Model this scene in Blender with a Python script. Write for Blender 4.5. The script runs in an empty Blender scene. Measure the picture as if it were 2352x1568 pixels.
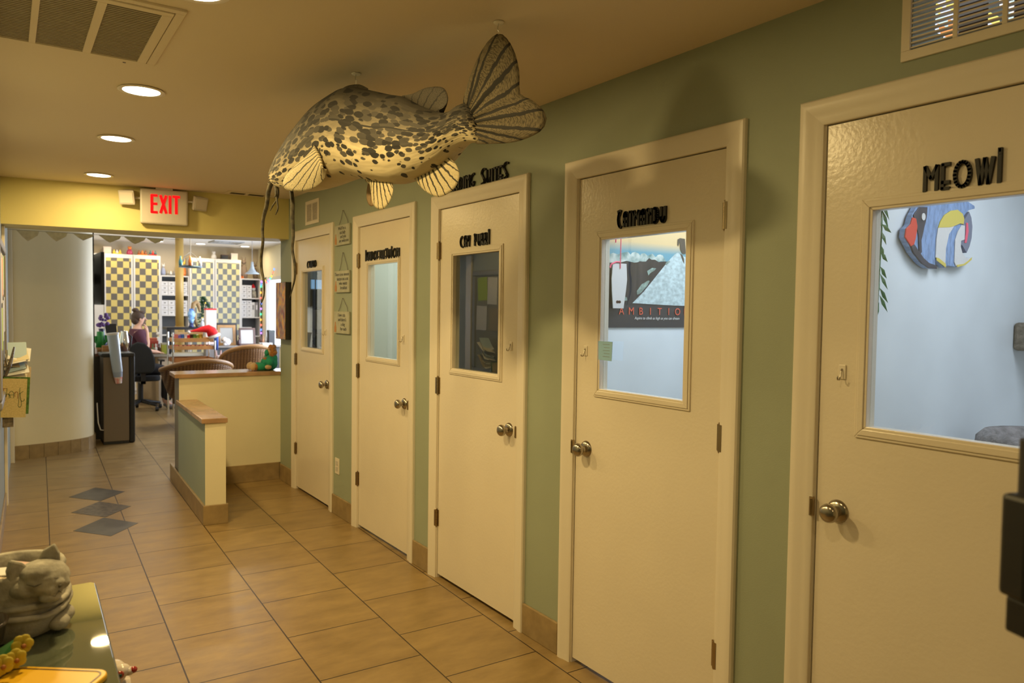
import bpy, bmesh, math, random
from mathutils import Vector, Matrix
C = bpy.context.scene.collection
S = bpy.context.scene
random.seed(4)
PI = math.pi

# ------------------------------------------------------------------ camera, world, exposure
cd = bpy.data.cameras.new('camera'); cam = bpy.data.objects.new('camera', cd); C.objects.link(cam)
cd.sensor_width = 36.0; cd.lens = 1700.8 / 2352 * 36
cd.clip_start = 0.02
yaw, pit, rol = math.radians(34.417), math.radians(2.304), math.radians(0.797)
fw = Vector((math.sin(yaw)*math.cos(pit), math.cos(yaw)*math.cos(pit), -math.sin(pit)))
rt = Vector((math.cos(yaw), -math.sin(yaw), 0)); up = rt.cross(fw)
r2 = rt*math.cos(rol) + up*math.sin(rol); u2 = up*math.cos(rol) - rt*math.sin(rol)
cam.matrix_world = Matrix(((r2.x, u2.x, -fw.x, 0), (r2.y, u2.y, -fw.y, 0), (r2.z, u2.z, -fw.z, 1.4918), (0, 0, 0, 1)))
cd.dof.use_dof = True; cd.dof.focus_distance = 3.0; cd.dof.aperture_fstop = 4.0
S.camera = cam
w = bpy.data.worlds.new('world'); S.world = w; w.use_nodes = True
w.node_tree.nodes['Background'].inputs[0].default_value = (0.75, 0.85, 1.0, 1)
w.node_tree.nodes['Background'].inputs[1].default_value = 0.6
S.view_settings.view_transform = 'Standard'; S.view_settings.look = 'None'
S.view_settings.exposure = 0.0; S.view_settings.gamma = 1.0; S.view_settings.use_curve_mapping = False

def area(name, loc, rot, sx, sy, power, col, shape='RECTANGLE', spread=180):
    l = bpy.data.lights.new(name, 'AREA'); l.shape = shape; l.size = sx
    if shape in ('RECTANGLE', 'ELLIPSE'): l.size_y = sy
    l.energy = power; l.color = col; l.spread = math.radians(spread)
    o = bpy.data.objects.new(name, l); o.location = loc; o.rotation_euler = rot; C.objects.link(o)
    return o
WARM = (1.0, 0.72, 0.30)
HALL = [(0.554, 5.958, 12), (0.514, 4.607, 16), (0.490, 3.527, 19), (0.47, 2.32, 24), (0.75, 0.95, 4), (0.75, -0.60, 4)]  # last two lamps are unseen, added to brighten the upper door wall
LOB = [(1.30, 12.6, 18), (2.151, 14.0, 0), (1.437, 13.96, 0), (2.825, 13.95, 0), (3.578, 13.96, 0)]
# daylight through the lobby's right-hand window, lights of the small rooms
area('lobby_window_daylight', (3.93, 10.7, 1.5), (0, PI/2, 0), 1.3, 2.6, 118, (0.72, 0.82, 1.0))
area('suite_five_light', (3.0, 0.62, 2.34), (0, 0, 0), 0.8, 0.8, 16.5, (0.80, 0.86, 1.0))
area('suite_four_light', (2.75, 2.05, 2.36), (0, 0, 0), 0.7, 0.5, 16, (0.76, 0.84, 1.0))
area('suite_two_light', (2.75, 4.4, 2.36), (0, 0, 0), 0.7, 0.5, 12, (0.93, 0.95, 0.90))
area('suite_one_light', (2.75, 5.7, 2.36), (0, 0, 0), 0.5, 0.4, 1.6, (0.85, 0.92, 1.0))
area('suite_three_light', (2.75, 3.2, 2.36), (0, 0, 0), 0.5, 0.4, 0.25, (0.85, 0.92, 1.0))

# ------------------------------------------------------------------ materials
def new_mat(name):
    m = bpy.data.materials.new(name); m.use_nodes = True
    return m, m.node_tree.nodes, m.node_tree.links, m.node_tree.nodes['Principled BSDF']
def mat(name, col, rough=0.5, metal=0.0, noise=0.0, nscale=20, bump=0.0, bscale=60, spec=0.5, emis=None, estr=0, col2=None, mapscale=(1, 1, 1), sheen=0):
    m, N, L, P = new_mat(name)
    P.inputs['Base Color'].default_value = (*col, 1); P.inputs['Roughness'].default_value = rough
    P.inputs['Metallic'].default_value = metal; P.inputs['Specular IOR Level'].default_value = spec
    if sheen: P.inputs['Sheen Weight'].default_value = sheen
    if emis: P.inputs['Emission Color'].default_value = (*emis, 1); P.inputs['Emission Strength'].default_value = estr
    if noise or bump:
        tc = N.new('ShaderNodeTexCoord'); mp = N.new('ShaderNodeMapping'); mp.inputs['Scale'].default_value = mapscale
        L.new(tc.outputs['Object'], mp.inputs[0])
    if noise:
        n = N.new('ShaderNodeTexNoise'); n.inputs['Scale'].default_value = nscale; n.inputs['Detail'].default_value = 5
        L.new(mp.outputs[0], n.inputs['Vector'])
        r = N.new('ShaderNodeValToRGB'); c2 = col2 or tuple(max(0, x*(1-noise)) for x in col)
        r.color_ramp.elements[0].position = 0.35; r.color_ramp.elements[1].position = 0.65
        r.color_ramp.elements[0].color = (*c2, 1); r.color_ramp.elements[1].color = (*col, 1)
        L.new(n.outputs['Fac'], r.inputs[0]); L.new(r.outputs[0], P.inputs['Base Color'])
    if bump:
        n = N.new('ShaderNodeTexNoise'); n.inputs['Scale'].default_value = bscale; n.inputs['Detail'].default_value = 4
        L.new(mp.outputs[0], n.inputs['Vector'])
        b = N.new('ShaderNodeBump'); b.inputs['Strength'].default_value = bump; b.inputs['Distance'].default_value = 0.01
        L.new(n.outputs['Fac'], b.inputs['Height']); L.new(b.outputs[0], P.inputs['Normal'])
    return m
def glass_mat(name, tint=(1, 1, 1), rough=0.0, ior=1.5):
    m, N, L, P = new_mat(name); N.remove(P)
    t = N.new('ShaderNodeBsdfTransparent'); t.inputs[0].default_value = (*tint, 1)
    g = N.new('ShaderNodeBsdfGlossy'); g.inputs['Roughness'].default_value = rough
    f = N.new('ShaderNodeFresnel'); f.inputs[0].default_value = ior
    ge = N.new('ShaderNodeNewGeometry'); fr_ = N.new('ShaderNodeMath'); fr_.operation = 'SUBTRACT'; fr_.inputs[0].default_value = 1.0; L.new(ge.outputs['Backfacing'], fr_.inputs[1])
    ml = N.new('ShaderNodeMath'); ml.operation = 'MULTIPLY'; ml.use_clamp = True; L.new(f.outputs[0], ml.inputs[0]); L.new(fr_.outputs[0], ml.inputs[1])
    m2 = N.new('ShaderNodeMath'); m2.operation = 'MULTIPLY'; m2.inputs[1].default_value = 2.0; m2.use_clamp = True; L.new(ml.outputs[0], m2.inputs[0])
    mx = N.new('ShaderNodeMixShader'); L.new(m2.outputs[0], mx.inputs[0]); L.new(t.outputs[0], mx.inputs[1]); L.new(g.outputs[0], mx.inputs[2])
    L.new(mx.outputs[0], N['Material Output'].inputs[0])
    return m
def emit(name, col, s):
    m, N, L, P = new_mat(name); N.remove(P); e = N.new('ShaderNodeEmission')
    e.inputs[0].default_value = (*col, 1); e.inputs[1].default_value = s; L.new(e.outputs[0], N['Material Output'].inputs[0])
    return m
M = {}
M['sage'] = mat('sage_paint', (0.345, 0.39, 0.285), 0.6, noise=0.05, nscale=3, bump=0.06, bscale=220)
M['trimw'] = mat('cream_trim_paint', (0.82, 0.75, 0.62), 0.35, bump=0.03, bscale=90)
M['doorw'] = mat('cream_door_paint', (0.82, 0.74, 0.60), 0.24, noise=0.03, nscale=4, bump=0.07, bscale=75)
M['ceil'] = mat('ceiling_paint', (0.74, 0.635, 0.47), 0.8, bump=0.05, bscale=150)
M['ceil2'] = mat('lobby_ceiling_paint', (0.80, 0.78, 0.76), 0.8)
M['yellow'] = mat('yellow_beam_paint', (0.70, 0.62, 0.26), 0.6, noise=0.04, nscale=4, bump=0.05, bscale=180)
M['cream'] = mat('cream_wall_paint', (0.84, 0.78, 0.57), 0.6, noise=0.04, nscale=3, bump=0.06, bscale=160)
M['lwall'] = mat('pale_wall_paint', (0.30, 0.33, 0.29), 0.6, noise=0.04, nscale=3)
M['whitewall'] = mat('white_suite_paint', (0.80, 0.84, 0.86), 0.5, noise=0.06, nscale=5)
M['palewall'] = mat('pale_green_suite_paint', (0.72, 0.76, 0.70), 0.5)
M['backwall'] = mat('tan_lobby_paint', (0.52, 0.44, 0.31), 0.7)
M['base'] = mat('tan_base_tile', (0.37, 0.265, 0.13), 0.35, noise=0.25, nscale=14, bump=0.05, bscale=40)
M['cap'] = mat('tan_cap_tile', (0.50, 0.31, 0.18), 0.18, noise=0.3, nscale=9)
M['black'] = mat('black_plastic', (0.012, 0.012, 0.012), 0.45)
M['letter'] = mat('black_painted_wood', (0.010, 0.010, 0.009), 0.5)
M['nickel'] = mat('satin_nickel', (0.42, 0.38, 0.32), 0.22, metal=1.0)
M['brass'] = mat('aged_brass_hinge', (0.40, 0.31, 0.19), 0.32, metal=1.0)
M['chrome'] = mat('chrome', (0.7, 0.7, 0.7), 0.15, metal=1.0)
M['glass'] = glass_mat('window_glass', (0.95, 0.98, 0.97))
M['white'] = mat('white_paint', (0.66, 0.64, 0.62), 0.5)
M['wplastic'] = mat('white_plastic', (0.60, 0.56, 0.49), 0.4)
M['dark'] = mat('dark_recess', (0.03, 0.025, 0.02), 0.8)
M['paper'] = mat('white_paper', (0.78, 0.77, 0.74), 0.8, noise=0.08, nscale=12)
M['red'] = mat('red_paint', (0.65, 0.02, 0.02), 0.5)
M['redfelt'] = mat('red_felt', (0.72, 0.01, 0.012), 0.85, bump=0.4, bscale=60)
M['wood'] = mat('honey_wood', (0.42, 0.20, 0.06), 0.4, noise=0.4, nscale=6, mapscale=(1, 1, 6))
M['dwood_and_shade'] = mat('dark_wood_and_shade', (0.09, 0.035, 0.02), 0.35, noise=0.3, nscale=10)  # dark wood, also painted-in shade on the nearest suite's upper walls
M['skin'] = mat('skin', (0.62, 0.36, 0.25), 0.5)
M['hair'] = mat('brown_hair', (0.055, 0.028, 0.015), 0.6, bump=0.5, bscale=80, mapscale=(1, 1, 4))
M['maroon'] = mat('maroon_cotton', (0.075, 0.018, 0.035), 0.85)
M['trouser'] = mat('black_cotton', (0.012, 0.012, 0.016), 0.9)
M['grey'] = mat('mid_grey', (0.22, 0.21, 0.20), 0.5)
M['green'] = mat('leaf_green', (0.03, 0.14, 0.03), 0.5, noise=0.4, nscale=30)
M['blue'] = mat('blue_paint', (0.05, 0.16, 0.45), 0.5)
M['stone'] = mat('grey_cast_stone', (0.46, 0.43, 0.36), 0.85, noise=0.45, nscale=22, bump=0.35, bscale=45)
M['scrub'] = mat('green_scrubs_cotton', (0.02, 0.30, 0.17), 0.85, bump=0.25, bscale=30)
M['plush'] = mat('orange_plush', (0.50, 0.20, 0.035), 0.95, noise=0.5, nscale=40, bump=0.8, bscale=90, sheen=0.5)
M['plushl'] = mat('tan_plush', (0.62, 0.42, 0.22), 0.95, bump=0.6, bscale=90, sheen=0.5)
M['orange'] = mat('orange_glaze', (0.75, 0.22, 0.04), 0.3)
M['yellowg'] = mat('yellow_glaze', (0.85, 0.60, 0.06), 0.3)
M['purple'] = mat('purple_petals', (0.10, 0.04, 0.20), 0.6)
M['pink'] = mat('pink_ribbon', (0.85, 0.12, 0.20), 0.6)

def wicker():
    m, N, L, P = new_mat('brown_wicker'); P.inputs['Roughness'].default_value = 0.6
    tc = N.new('ShaderNodeTexCoord')
    wv = N.new('ShaderNodeTexWave'); wv.inputs['Scale'].default_value = 14; wv.inputs['Distortion'].default_value = 0.6; wv.bands_direction = 'Z'
    wv2 = N.new('ShaderNodeTexWave'); wv2.inputs['Scale'].default_value = 9; wv2.inputs['Distortion'].default_value = 0.5; wv2.bands_direction = 'X'
    for q in (wv, wv2): L.new(tc.outputs['Object'], q.inputs['Vector'])
    mx = N.new('ShaderNodeMath'); mx.operation = 'MULTIPLY'; L.new(wv.outputs['Fac'], mx.inputs[0]); L.new(wv2.outputs['Fac'], mx.inputs[1])
    r = N.new('ShaderNodeValToRGB'); r.color_ramp.elements[0].color = (0.13, 0.055, 0.015, 1); r.color_ramp.elements[1].color = (0.40, 0.21, 0.07, 1)
    L.new(mx.outputs[0], r.inputs[0]); L.new(r.outputs[0], P.inputs['Base Color'])
    b = N.new('ShaderNodeBump'); b.inputs['Strength'].default_value = 0.6; b.inputs['Distance'].default_value = 0.01
    L.new(mx.outputs[0], b.inputs['Height']); L.new(b.outputs[0], P.inputs['Normal'])
    return m
M['wicker'] = wicker()

def floor_mat():
    m, N, L, P = new_mat('tan_floor_tile')
    tc = N.new('ShaderNodeTexCoord'); sp = N.new('ShaderNodeSeparateXYZ'); L.new(tc.outputs['Object'], sp.inputs[0])
    def lin(a, b, c):     # a*x + b*y + c
        m1 = N.new('ShaderNodeMath'); m1.operation = 'MULTIPLY_ADD'; m1.inputs[1].default_value = a; m1.inputs[2].default_value = c; L.new(sp.outputs['X'], m1.inputs[0])
        m2 = N.new('ShaderNodeMath'); m2.operation = 'MULTIPLY_ADD'; m2.inputs[1].default_value = b; L.new(sp.outputs['Y'], m2.inputs[0]); L.new(m1.outputs[0], m2.inputs[2])
        return m2
    U = lin(1.0, -0.0323, 0.0323*3 - 0.138 + 0.447*20); V = lin(0.0323, 1.0, -0.3385 + 0.459*20)
    cb = N.new('ShaderNodeCombineXYZ'); L.new(V.outputs[0], cb.inputs['X']); L.new(U.outputs[0], cb.inputs['Y'])
    br = N.new('ShaderNodeTexBrick'); br.offset = 0.5; br.offset_frequency = 2
    br.inputs['Scale'].default_value = 1; br.inputs['Brick Width'].default_value = 0.459; br.inputs['Row Height'].default_value = 0.447
    br.inputs['Mortar Size'].default_value = 0.0032; br.inputs['Mortar Smooth'].default_value = 0.1; br.inputs['Bias'].default_value = 0
    br.inputs['Color1'].default_value = (0.35, 0.245, 0.105, 1); br.inputs['Color2'].default_value = (0.305, 0.21, 0.09, 1); br.inputs['Mortar'].default_value = (0.05, 0.03, 0.015, 1)
    L.new(cb.outputs[0], br.inputs['Vector'])
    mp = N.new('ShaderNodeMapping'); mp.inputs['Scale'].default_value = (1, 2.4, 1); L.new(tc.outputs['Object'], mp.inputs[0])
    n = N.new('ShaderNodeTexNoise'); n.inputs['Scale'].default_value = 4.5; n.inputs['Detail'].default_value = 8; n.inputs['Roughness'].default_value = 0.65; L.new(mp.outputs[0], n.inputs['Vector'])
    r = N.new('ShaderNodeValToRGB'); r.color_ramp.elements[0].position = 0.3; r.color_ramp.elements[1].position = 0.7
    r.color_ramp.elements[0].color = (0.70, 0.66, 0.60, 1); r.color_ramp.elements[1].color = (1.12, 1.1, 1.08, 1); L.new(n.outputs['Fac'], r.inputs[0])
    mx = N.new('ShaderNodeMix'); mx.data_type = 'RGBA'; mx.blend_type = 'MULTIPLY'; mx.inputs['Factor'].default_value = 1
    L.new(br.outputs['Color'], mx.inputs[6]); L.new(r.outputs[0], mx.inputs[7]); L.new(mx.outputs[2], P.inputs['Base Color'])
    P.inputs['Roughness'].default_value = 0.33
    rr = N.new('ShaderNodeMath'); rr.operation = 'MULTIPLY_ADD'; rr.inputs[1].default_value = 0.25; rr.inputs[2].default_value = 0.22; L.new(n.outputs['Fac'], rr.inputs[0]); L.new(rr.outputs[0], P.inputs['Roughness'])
    b = N.new('ShaderNodeBump'); b.inputs['Strength'].default_value = 0.5; b.inputs['Distance'].default_value = 0.003; b.invert = True
    L.new(br.outputs['Fac'], b.inputs['Height']); L.new(b.outputs[0], P.inputs['Normal'])
    return m
M['floor'] = floor_mat()
M['slate'] = mat('dark_slate_inlay', (0.075, 0.065, 0.05), 0.35, noise=0.4, nscale=10)
M['slate2'] = mat('mottled_slate_inlay', (0.13, 0.10, 0.065), 0.35, noise=0.8, nscale=28, col2=(0.04, 0.03, 0.02))

def checker_mat(name, p, q, ox, oz, light, darkc):
    m, N, L, P = new_mat(name); P.inputs['Roughness'].default_value = 0.35
    tc = N.new('ShaderNodeTexCoord'); sp = N.new('ShaderNodeSeparateXYZ'); L.new(tc.outputs['Object'], sp.inputs[0])
    cb = N.new('ShaderNodeCombineXYZ'); cb.inputs['Y'].default_value = 0.5
    for ax, s, o in (('X', p, ox), ('Z', q, oz)):
        a = N.new('ShaderNodeMath'); a.operation = 'MULTIPLY_ADD'; a.inputs[1].default_value = 1/s; a.inputs[2].default_value = o + 100.0
        L.new(sp.outputs[ax], a.inputs[0]); L.new(a.outputs[0], cb.inputs[ax])
    ck = N.new('ShaderNodeTexChecker'); ck.inputs['Scale'].default_value = 1.0
    ck.inputs['Color1'].default_value = (*light, 1); ck.inputs['Color2'].default_value = (*darkc, 1)
    L.new(cb.outputs[0], ck.inputs['Vector']); L.new(ck.outputs['Color'], P.inputs['Base Color'])
    return m
M['check1'] = checker_mat('yellow_note_checks', 0.0915, 0.1085, 0.25, 0.3, (0.62, 0.50, 0.17), (0.13, 0.115, 0.10))
M['check2'] = checker_mat('pale_yellow_note_checks', 0.077, 0.1, 0.2, 0.1, (0.62, 0.56, 0.28), (0.16, 0.17, 0.17))

def fish_mat():
    m, N, L, P = new_mat('spotted_catfish_cloth'); P.inputs['Roughness'].default_value = 0.8
    uv = N.new('ShaderNodeUVMap'); uv.uv_map = 'uv'
    sp = N.new('ShaderNodeSeparateXYZ'); L.new(uv.outputs[0], sp.inputs[0])
    def mth(op, a, b, c=None):
        n = N.new('ShaderNodeMath'); n.operation = op
        for i, x in enumerate((a, b, c)):
            if x is None: continue
            if isinstance(x, (int, float)): n.inputs[i].default_value = x
            else: L.new(x, n.inputs[i])
        return n.outputs[0]
    mp = N.new('ShaderNodeMapping'); mp.inputs['Scale'].default_value = (46, 20, 1); L.new(uv.outputs[0], mp.inputs[0])
    nz = N.new('ShaderNodeTexNoise'); nz.inputs['Scale'].default_value = 1.7; L.new(mp.outputs[0], nz.inputs['Vector'])
    mx = N.new('ShaderNodeMix'); mx.data_type = 'VECTOR'; mx.inputs['Factor'].default_value = 0.20
    L.new(mp.outputs[0], mx.inputs[4]); L.new(nz.outputs['Color'], mx.inputs[5])
    vo = N.new('ShaderNodeTexVoronoi'); vo.inputs['Scale'].default_value = 1.0; vo.inputs['Randomness'].default_value = 0.9
    L.new(mx.outputs[1], vo.inputs['Vector'])
    V = mth('ADD', sp.outputs['Y'], 0.09)                # about 0.1 belly, above 1 back
    nb = N.new('ShaderNodeTexNoise'); nb.inputs['Scale'].default_value = 26; nb.inputs['Detail'].default_value = 5; L.new(uv.outputs[0], nb.inputs['Vector'])
    th = mth('MULTIPLY_ADD', V, 1.08, 0.17)            # spot radius grows towards the back
    th = mth('ADD', th, mth('MULTIPLY_ADD', nb.outputs['Fac'], 0.35, -0.19))
    cellr = N.new('ShaderNodeSeparateColor'); L.new(vo.outputs['Color'], cellr.inputs[0])
    th = mth('ADD', th, mth('MULTIPLY_ADD', cellr.outputs[0], 0.25, -0.14))
    th = mth('MINIMUM', th, 0.66)
    sdist = mth('SUBTRACT', th, vo.outputs['Distance'])
    spot = mth('MULTIPLY', sdist, 16.0); cl = N.new('ShaderNodeClamp'); L.new(spot, cl.inputs[0])
    base = N.new('ShaderNodeValToRGB'); e = base.color_ramp.elements
    e[0].position = 0.0; e[0].color = (0.46, 0.37, 0.20, 1); e[1].position = 1.0; e[1].color = (0.05, 0.043, 0.03, 1)
    for pos, c in ((0.10, (0.54, 0.46, 0.28)), (0.40, (0.50, 0.42, 0.25)), (0.54, (0.27, 0.225, 0.14)), (0.74, (0.14, 0.118, 0.078))):
        q = e.new(pos); q.color = (*c, 1)
    vn = mth('ADD', V, mth('MULTIPLY_ADD', nb.outputs['Fac'], 0.3, -0.15)); L.new(vn, base.inputs[0])
    sc = N.new('ShaderNodeValToRGB'); sc.color_ramp.elements[0].color = (0.014, 0.012, 0.009, 1); sc.color_ramp.elements[1].color = (0.055, 0.048, 0.036, 1)
    sc.color_ramp.elements[0].position = 0.45; sc.color_ramp.elements[1].position = 0.55; L.new(cellr.outputs[1], sc.inputs[0])
    mc = N.new('ShaderNodeMix'); mc.data_type = 'RGBA'; L.new(cl.outputs[0], mc.inputs['Factor']); L.new(base.outputs[0], mc.inputs[6]); L.new(sc.outputs[0], mc.inputs[7])
    # painted lateral line
    bend = mth('MULTIPLY_ADD', sp.outputs['X'], -0.12, 0.64)
    dl = mth('ABSOLUTE', mth('SUBTRACT', sp.outputs['Y'], bend), 0.0)
    ln = mth('LESS_THAN', dl, 0.010); inr = mth('MULTIPLY', mth('GREATER_THAN', sp.outputs['X'], 0.42), mth('LESS_THAN', sp.outputs['X'], 0.92))
    ln = mth('MULTIPLY', ln, inr)
    mc2 = N.new('ShaderNodeMix'); mc2.data_type = 'RGBA'; L.new(ln, mc2.inputs['Factor']); L.new(mc.outputs[2], mc2.inputs[6]); mc2.inputs[7].default_value = (0.02, 0.018, 0.014, 1)
    L.new(mc2.outputs[2], P.inputs['Base Color'])
    b = N.new('ShaderNodeBump'); b.inputs['Strength'].default_value = 0.35; b.inputs['Distance'].default_value = 0.02
    nn = N.new('ShaderNodeTexNoise'); nn.inputs['Scale'].default_value = 9; L.new(uv.outputs[0], nn.inputs['Vector']); L.new(nn.outputs['Fac'], b.inputs['Height']); L.new(b.outputs[0], P.inputs['Normal'])
    return m
M['fish'] = fish_mat()
def fin_mat(name, light, darkc, count, width, mott=0.5):
    m, N, L, P = new_mat(name); P.inputs['Roughness'].default_value = 0.8
    uv = N.new('ShaderNodeUVMap'); uv.uv_map = 'uv'; sp = N.new('ShaderNodeSeparateXYZ'); L.new(uv.outputs[0], sp.inputs[0])
    def mth(op, a, b=None, c=None):
        n = N.new('ShaderNodeMath'); n.operation = op
        for i, x in enumerate((a, b, c)):
            if x is None: continue
            if isinstance(x, (int, float)): n.inputs[i].default_value = x
            else: L.new(x, n.inputs[i])
        return n.outputs[0]
    nz = N.new('ShaderNodeTexNoise'); nz.inputs['Scale'].default_value = 5; L.new(uv.outputs[0], nz.inputs['Vector'])
    u = mth('ADD', mth('MULTIPLY', sp.outputs['X'], count), mth('MULTIPLY', nz.outputs['Fac'], 0.5))
    fr = mth('FRACT', u); d = mth('ABSOLUTE', mth('SUBTRACT', fr, 0.5))
    wd = mth('MULTIPLY_ADD', sp.outputs['Y'], -width*0.75, width)
    st = mth('LESS_THAN', d, wd)
    n2 = N.new('ShaderNodeTexNoise'); n2.inputs['Scale'].default_value = 60; n2.inputs['Detail'].default_value = 3; L.new(uv.outputs[0], n2.inputs['Vector'])
    r = N.new('ShaderNodeValToRGB'); r.color_ramp.elements[0].position = 0.40; r.color_ramp.elements[1].position = 0.56
    r.color_ramp.elements[0].color = (*[a*(1-mott)+b*mott for a, b in zip(light, darkc)], 1); r.color_ramp.elements[1].color = (*light, 1); L.new(n2.outputs['Fac'], r.inputs[0])
    mc = N.new('ShaderNodeMix'); mc.data_type = 'RGBA'; L.new(st, mc.inputs['Factor']); L.new(r.outputs[0], mc.inputs[6]); mc.inputs[7].default_value = (*darkc, 1)
    L.new(mc.outputs[2], P.inputs['Base Color'])
    return m
M['fin'] = fin_mat('striped_fin_cloth', (0.56, 0.47, 0.27), (0.035, 0.03, 0.02), 10, 0.22, 0.3)
M['tailfin'] = fin_mat('striped_tail_cloth', (0.19, 0.15, 0.08), (0.018, 0.015, 0.010), 13, 0.30, 0.75)
M['pecfin'] = fin_mat('striped_pectoral_cloth', (0.54, 0.46, 0.27), (0.035, 0.03, 0.02), 9, 0.13, 0.4)
M['farfin'] = fin_mat('brown_striped_fin_cloth', (0.30, 0.20, 0.10), (0.09, 0.06, 0.03), 9, 0.12, 0.3)
M['darkfin'] = fin_mat('dark_fin_cloth', (0.09, 0.075, 0.05), (0.02, 0.017, 0.012), 6, 0.10, 0.8)
M['barbel'] = mat('olive_barbel_cloth', (0.09, 0.075, 0.04), 0.7, noise=0.7, nscale=50, col2=(0.02, 0.016, 0.01))

# ------------------------------------------------------------------ mesh helpers
def bm_(): return bmesh.new()
def box(b, x0, y0, z0, x1, y1, z1, R=None):
    vs = [b.verts.new(Vector(p) if R is None else R @ Vector(p)) for p in
          ((x0,y0,z0),(x1,y0,z0),(x1,y1,z0),(x0,y1,z0),(x0,y0,z1),(x1,y0,z1),(x1,y1,z1),(x0,y1,z1))]
    fs = []
    for f in ((0,3,2,1),(4,5,6,7),(0,1,5,4),(1,2,6,5),(2,3,7,6),(3,0,4,7)):
        fs.append(b.faces.new([vs[i] for i in f]))
    return fs
def prism(b, pts, z0, z1, R=None, mi=0):
    """plan polygon (x, y) between z0 and z1"""
    lo = [b.verts.new((R or Matrix()) @ Vector((p[0], p[1], z0))) for p in pts]
    hi = [b.verts.new((R or Matrix()) @ Vector((p[0], p[1], z1))) for p in pts]
    n = len(pts); fs = [b.faces.new(lo[::-1]), b.faces.new(hi)]
    for i in range(n): fs.append(b.faces.new((lo[i], lo[(i+1) % n], hi[(i+1) % n], hi[i])))
    for f in fs: f.material_index = mi
    return fs
def prism_y(b, pts, y0, y1):       # outline in (x, z), thickness along y
    return prism(b, pts, y0, y1, R=Matrix(((1,0,0,0),(0,0,1,0),(0,1,0,0),(0,0,0,1))))
def prism_x(b, pts, x0, x1):       # outline in (y, z), thickness along x
    return prism(b, pts, x0, x1, R=Matrix(((0,0,1,0),(1,0,0,0),(0,1,0,0),(0,0,0,1))))
def frame_of(d):
    d = d.normalized(); a = Vector((0,0,1)) if abs(d.z) < 0.9 else Vector((1,0,0))
    x = d.cross(a).normalized(); return x, d.cross(x).normalized()
def tube(b, pts, r, n=8, cap=True, flat=1.0):
    pts = [Vector(p) for p in pts]; rings = []
    rr = r if isinstance(r, (list, tuple)) else [r]*len(pts)
    px = None
    for i, p in enumerate(pts):
        d = (pts[min(i+1, len(pts)-1)] - pts[max(i-1, 0)])
        x, y = frame_of(d)
        if px is not None:
            dd = d.normalized(); x = (px - dd*px.dot(dd)).normalized(); y = dd.cross(x)
        px = x
        rings.append([b.verts.new(p + (x*math.cos(2*PI*k/n) + y*math.sin(2*PI*k/n)*flat)*rr[i]) for k in range(n)])
    for a, c in zip(rings, rings[1:]):
        for k in range(n): b.faces.new((a[k], a[(k+1)%n], c[(k+1)%n], c[k]))
    if cap: b.faces.new(rings[0][::-1]); b.faces.new(rings[-1])
def cyl(b, p0, p1, r0, r1=None, n=20): tube(b, [p0, p1], [r0, r0 if r1 is None else r1], n)
def lathe(b, prof, center=(0,0,0), n=28, axis='z', sx=1, sy=1):
    """prof: (radius, height) list"""
    c = Vector(center); rings = []
    for r, h in prof:
        ring = []
        for k in range(n):
            a = 2*PI*k/n; u, v = r*math.cos(a)*sx, r*math.sin(a)*sy
            p = {'z': Vector((u, v, h)), 'x': Vector((h, u, v)), 'y': Vector((u, h, v))}[axis]
            ring.append(b.verts.new(c + p))
        rings.append(ring)
    for a, d in zip(rings, rings[1:]):
        for k in range(n): b.faces.new((a[k], a[(k+1)%n], d[(k+1)%n], d[k]))
    if prof[0][0] > 1e-5: b.faces.new(rings[0][::-1])
    if prof[-1][0] > 1e-5: b.faces.new(rings[-1])
def ball(b, c, r, sc=(1,1,1), n=16, R=None):
    Mx = Matrix.Translation(c) @ (R.to_4x4() if R else Matrix()) @ Matrix.Diagonal((*[r*s for s in sc], 1))
    bmesh.ops.create_uvsphere(b, u_segments=n, v_segments=max(6, n//2), radius=1, matrix=Mx)
def ribbon(b, pts, wdt, d0, d1, mapf):
    """flat stroke along 2-D pts, thickness d0..d1 through mapf(u, v, d)"""
    for (a, c) in zip(pts, pts[1:]):
        a = Vector(a); c = Vector(c); t = (c-a)
        if t.length < 1e-6: continue
        t.normalize(); nrm = Vector((-t.y, t.x))*wdt/2; a2 = a - t*wdt*0.3; c2 = c + t*wdt*0.3
        q = [a2-nrm, c2-nrm, c2+nrm, a2+nrm]
        lo = [b.verts.new(mapf(p.x, p.y, d0)) for p in q]; hi = [b.verts.new(mapf(p.x, p.y, d1)) for p in q]
        b.faces.new(lo[::-1]); b.faces.new(hi)
        for i in range(4): b.faces.new((lo[i], lo[(i+1)%4], hi[(i+1)%4], hi[i]))
def world_loc(o):
    v = Vector((0,0,0))
    while o is not None: v += o.location; o = o.parent
    return v
def obj(name, b, m, parent=None, smooth=False, bevel=0, uv=False, kind=None):
    """links the geometry of b (world coordinates) as one object under parent"""
    bmesh.ops.recalc_face_normals(b, faces=b.faces[:])
    me = bpy.data.meshes.new(name); b.to_mesh(me); b.free()
    for q in (m if isinstance(m, (list, tuple)) else [m]): me.materials.append(q)
    if parent is not None: me.transform(Matrix.Translation(-world_loc(parent)))
    if smooth:
        for p in me.polygons: p.use_smooth = True
    o = bpy.data.objects.new(name, me); C.objects.link(o)
    if parent is not None: o.parent = parent
    if bevel:
        bv = o.modifiers.new('bevel', 'BEVEL'); bv.width = bevel; bv.segments = 2; bv.limit_method = 'ANGLE'; bv.angle_limit = math.radians(40)
    if kind: o['kind'] = kind
    return o
def autosmooth(o, ang=40):
    for p in o.data.polygons: p.use_smooth = True
    try:
        o.data.set_sharp_from_angle(angle=math.radians(ang))
    except Exception: pass
    return o
def tag(o, label, cat, group=None):
    o['label'] = label; o['category'] = cat
    if group: o['group'] = group
    return o
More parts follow.
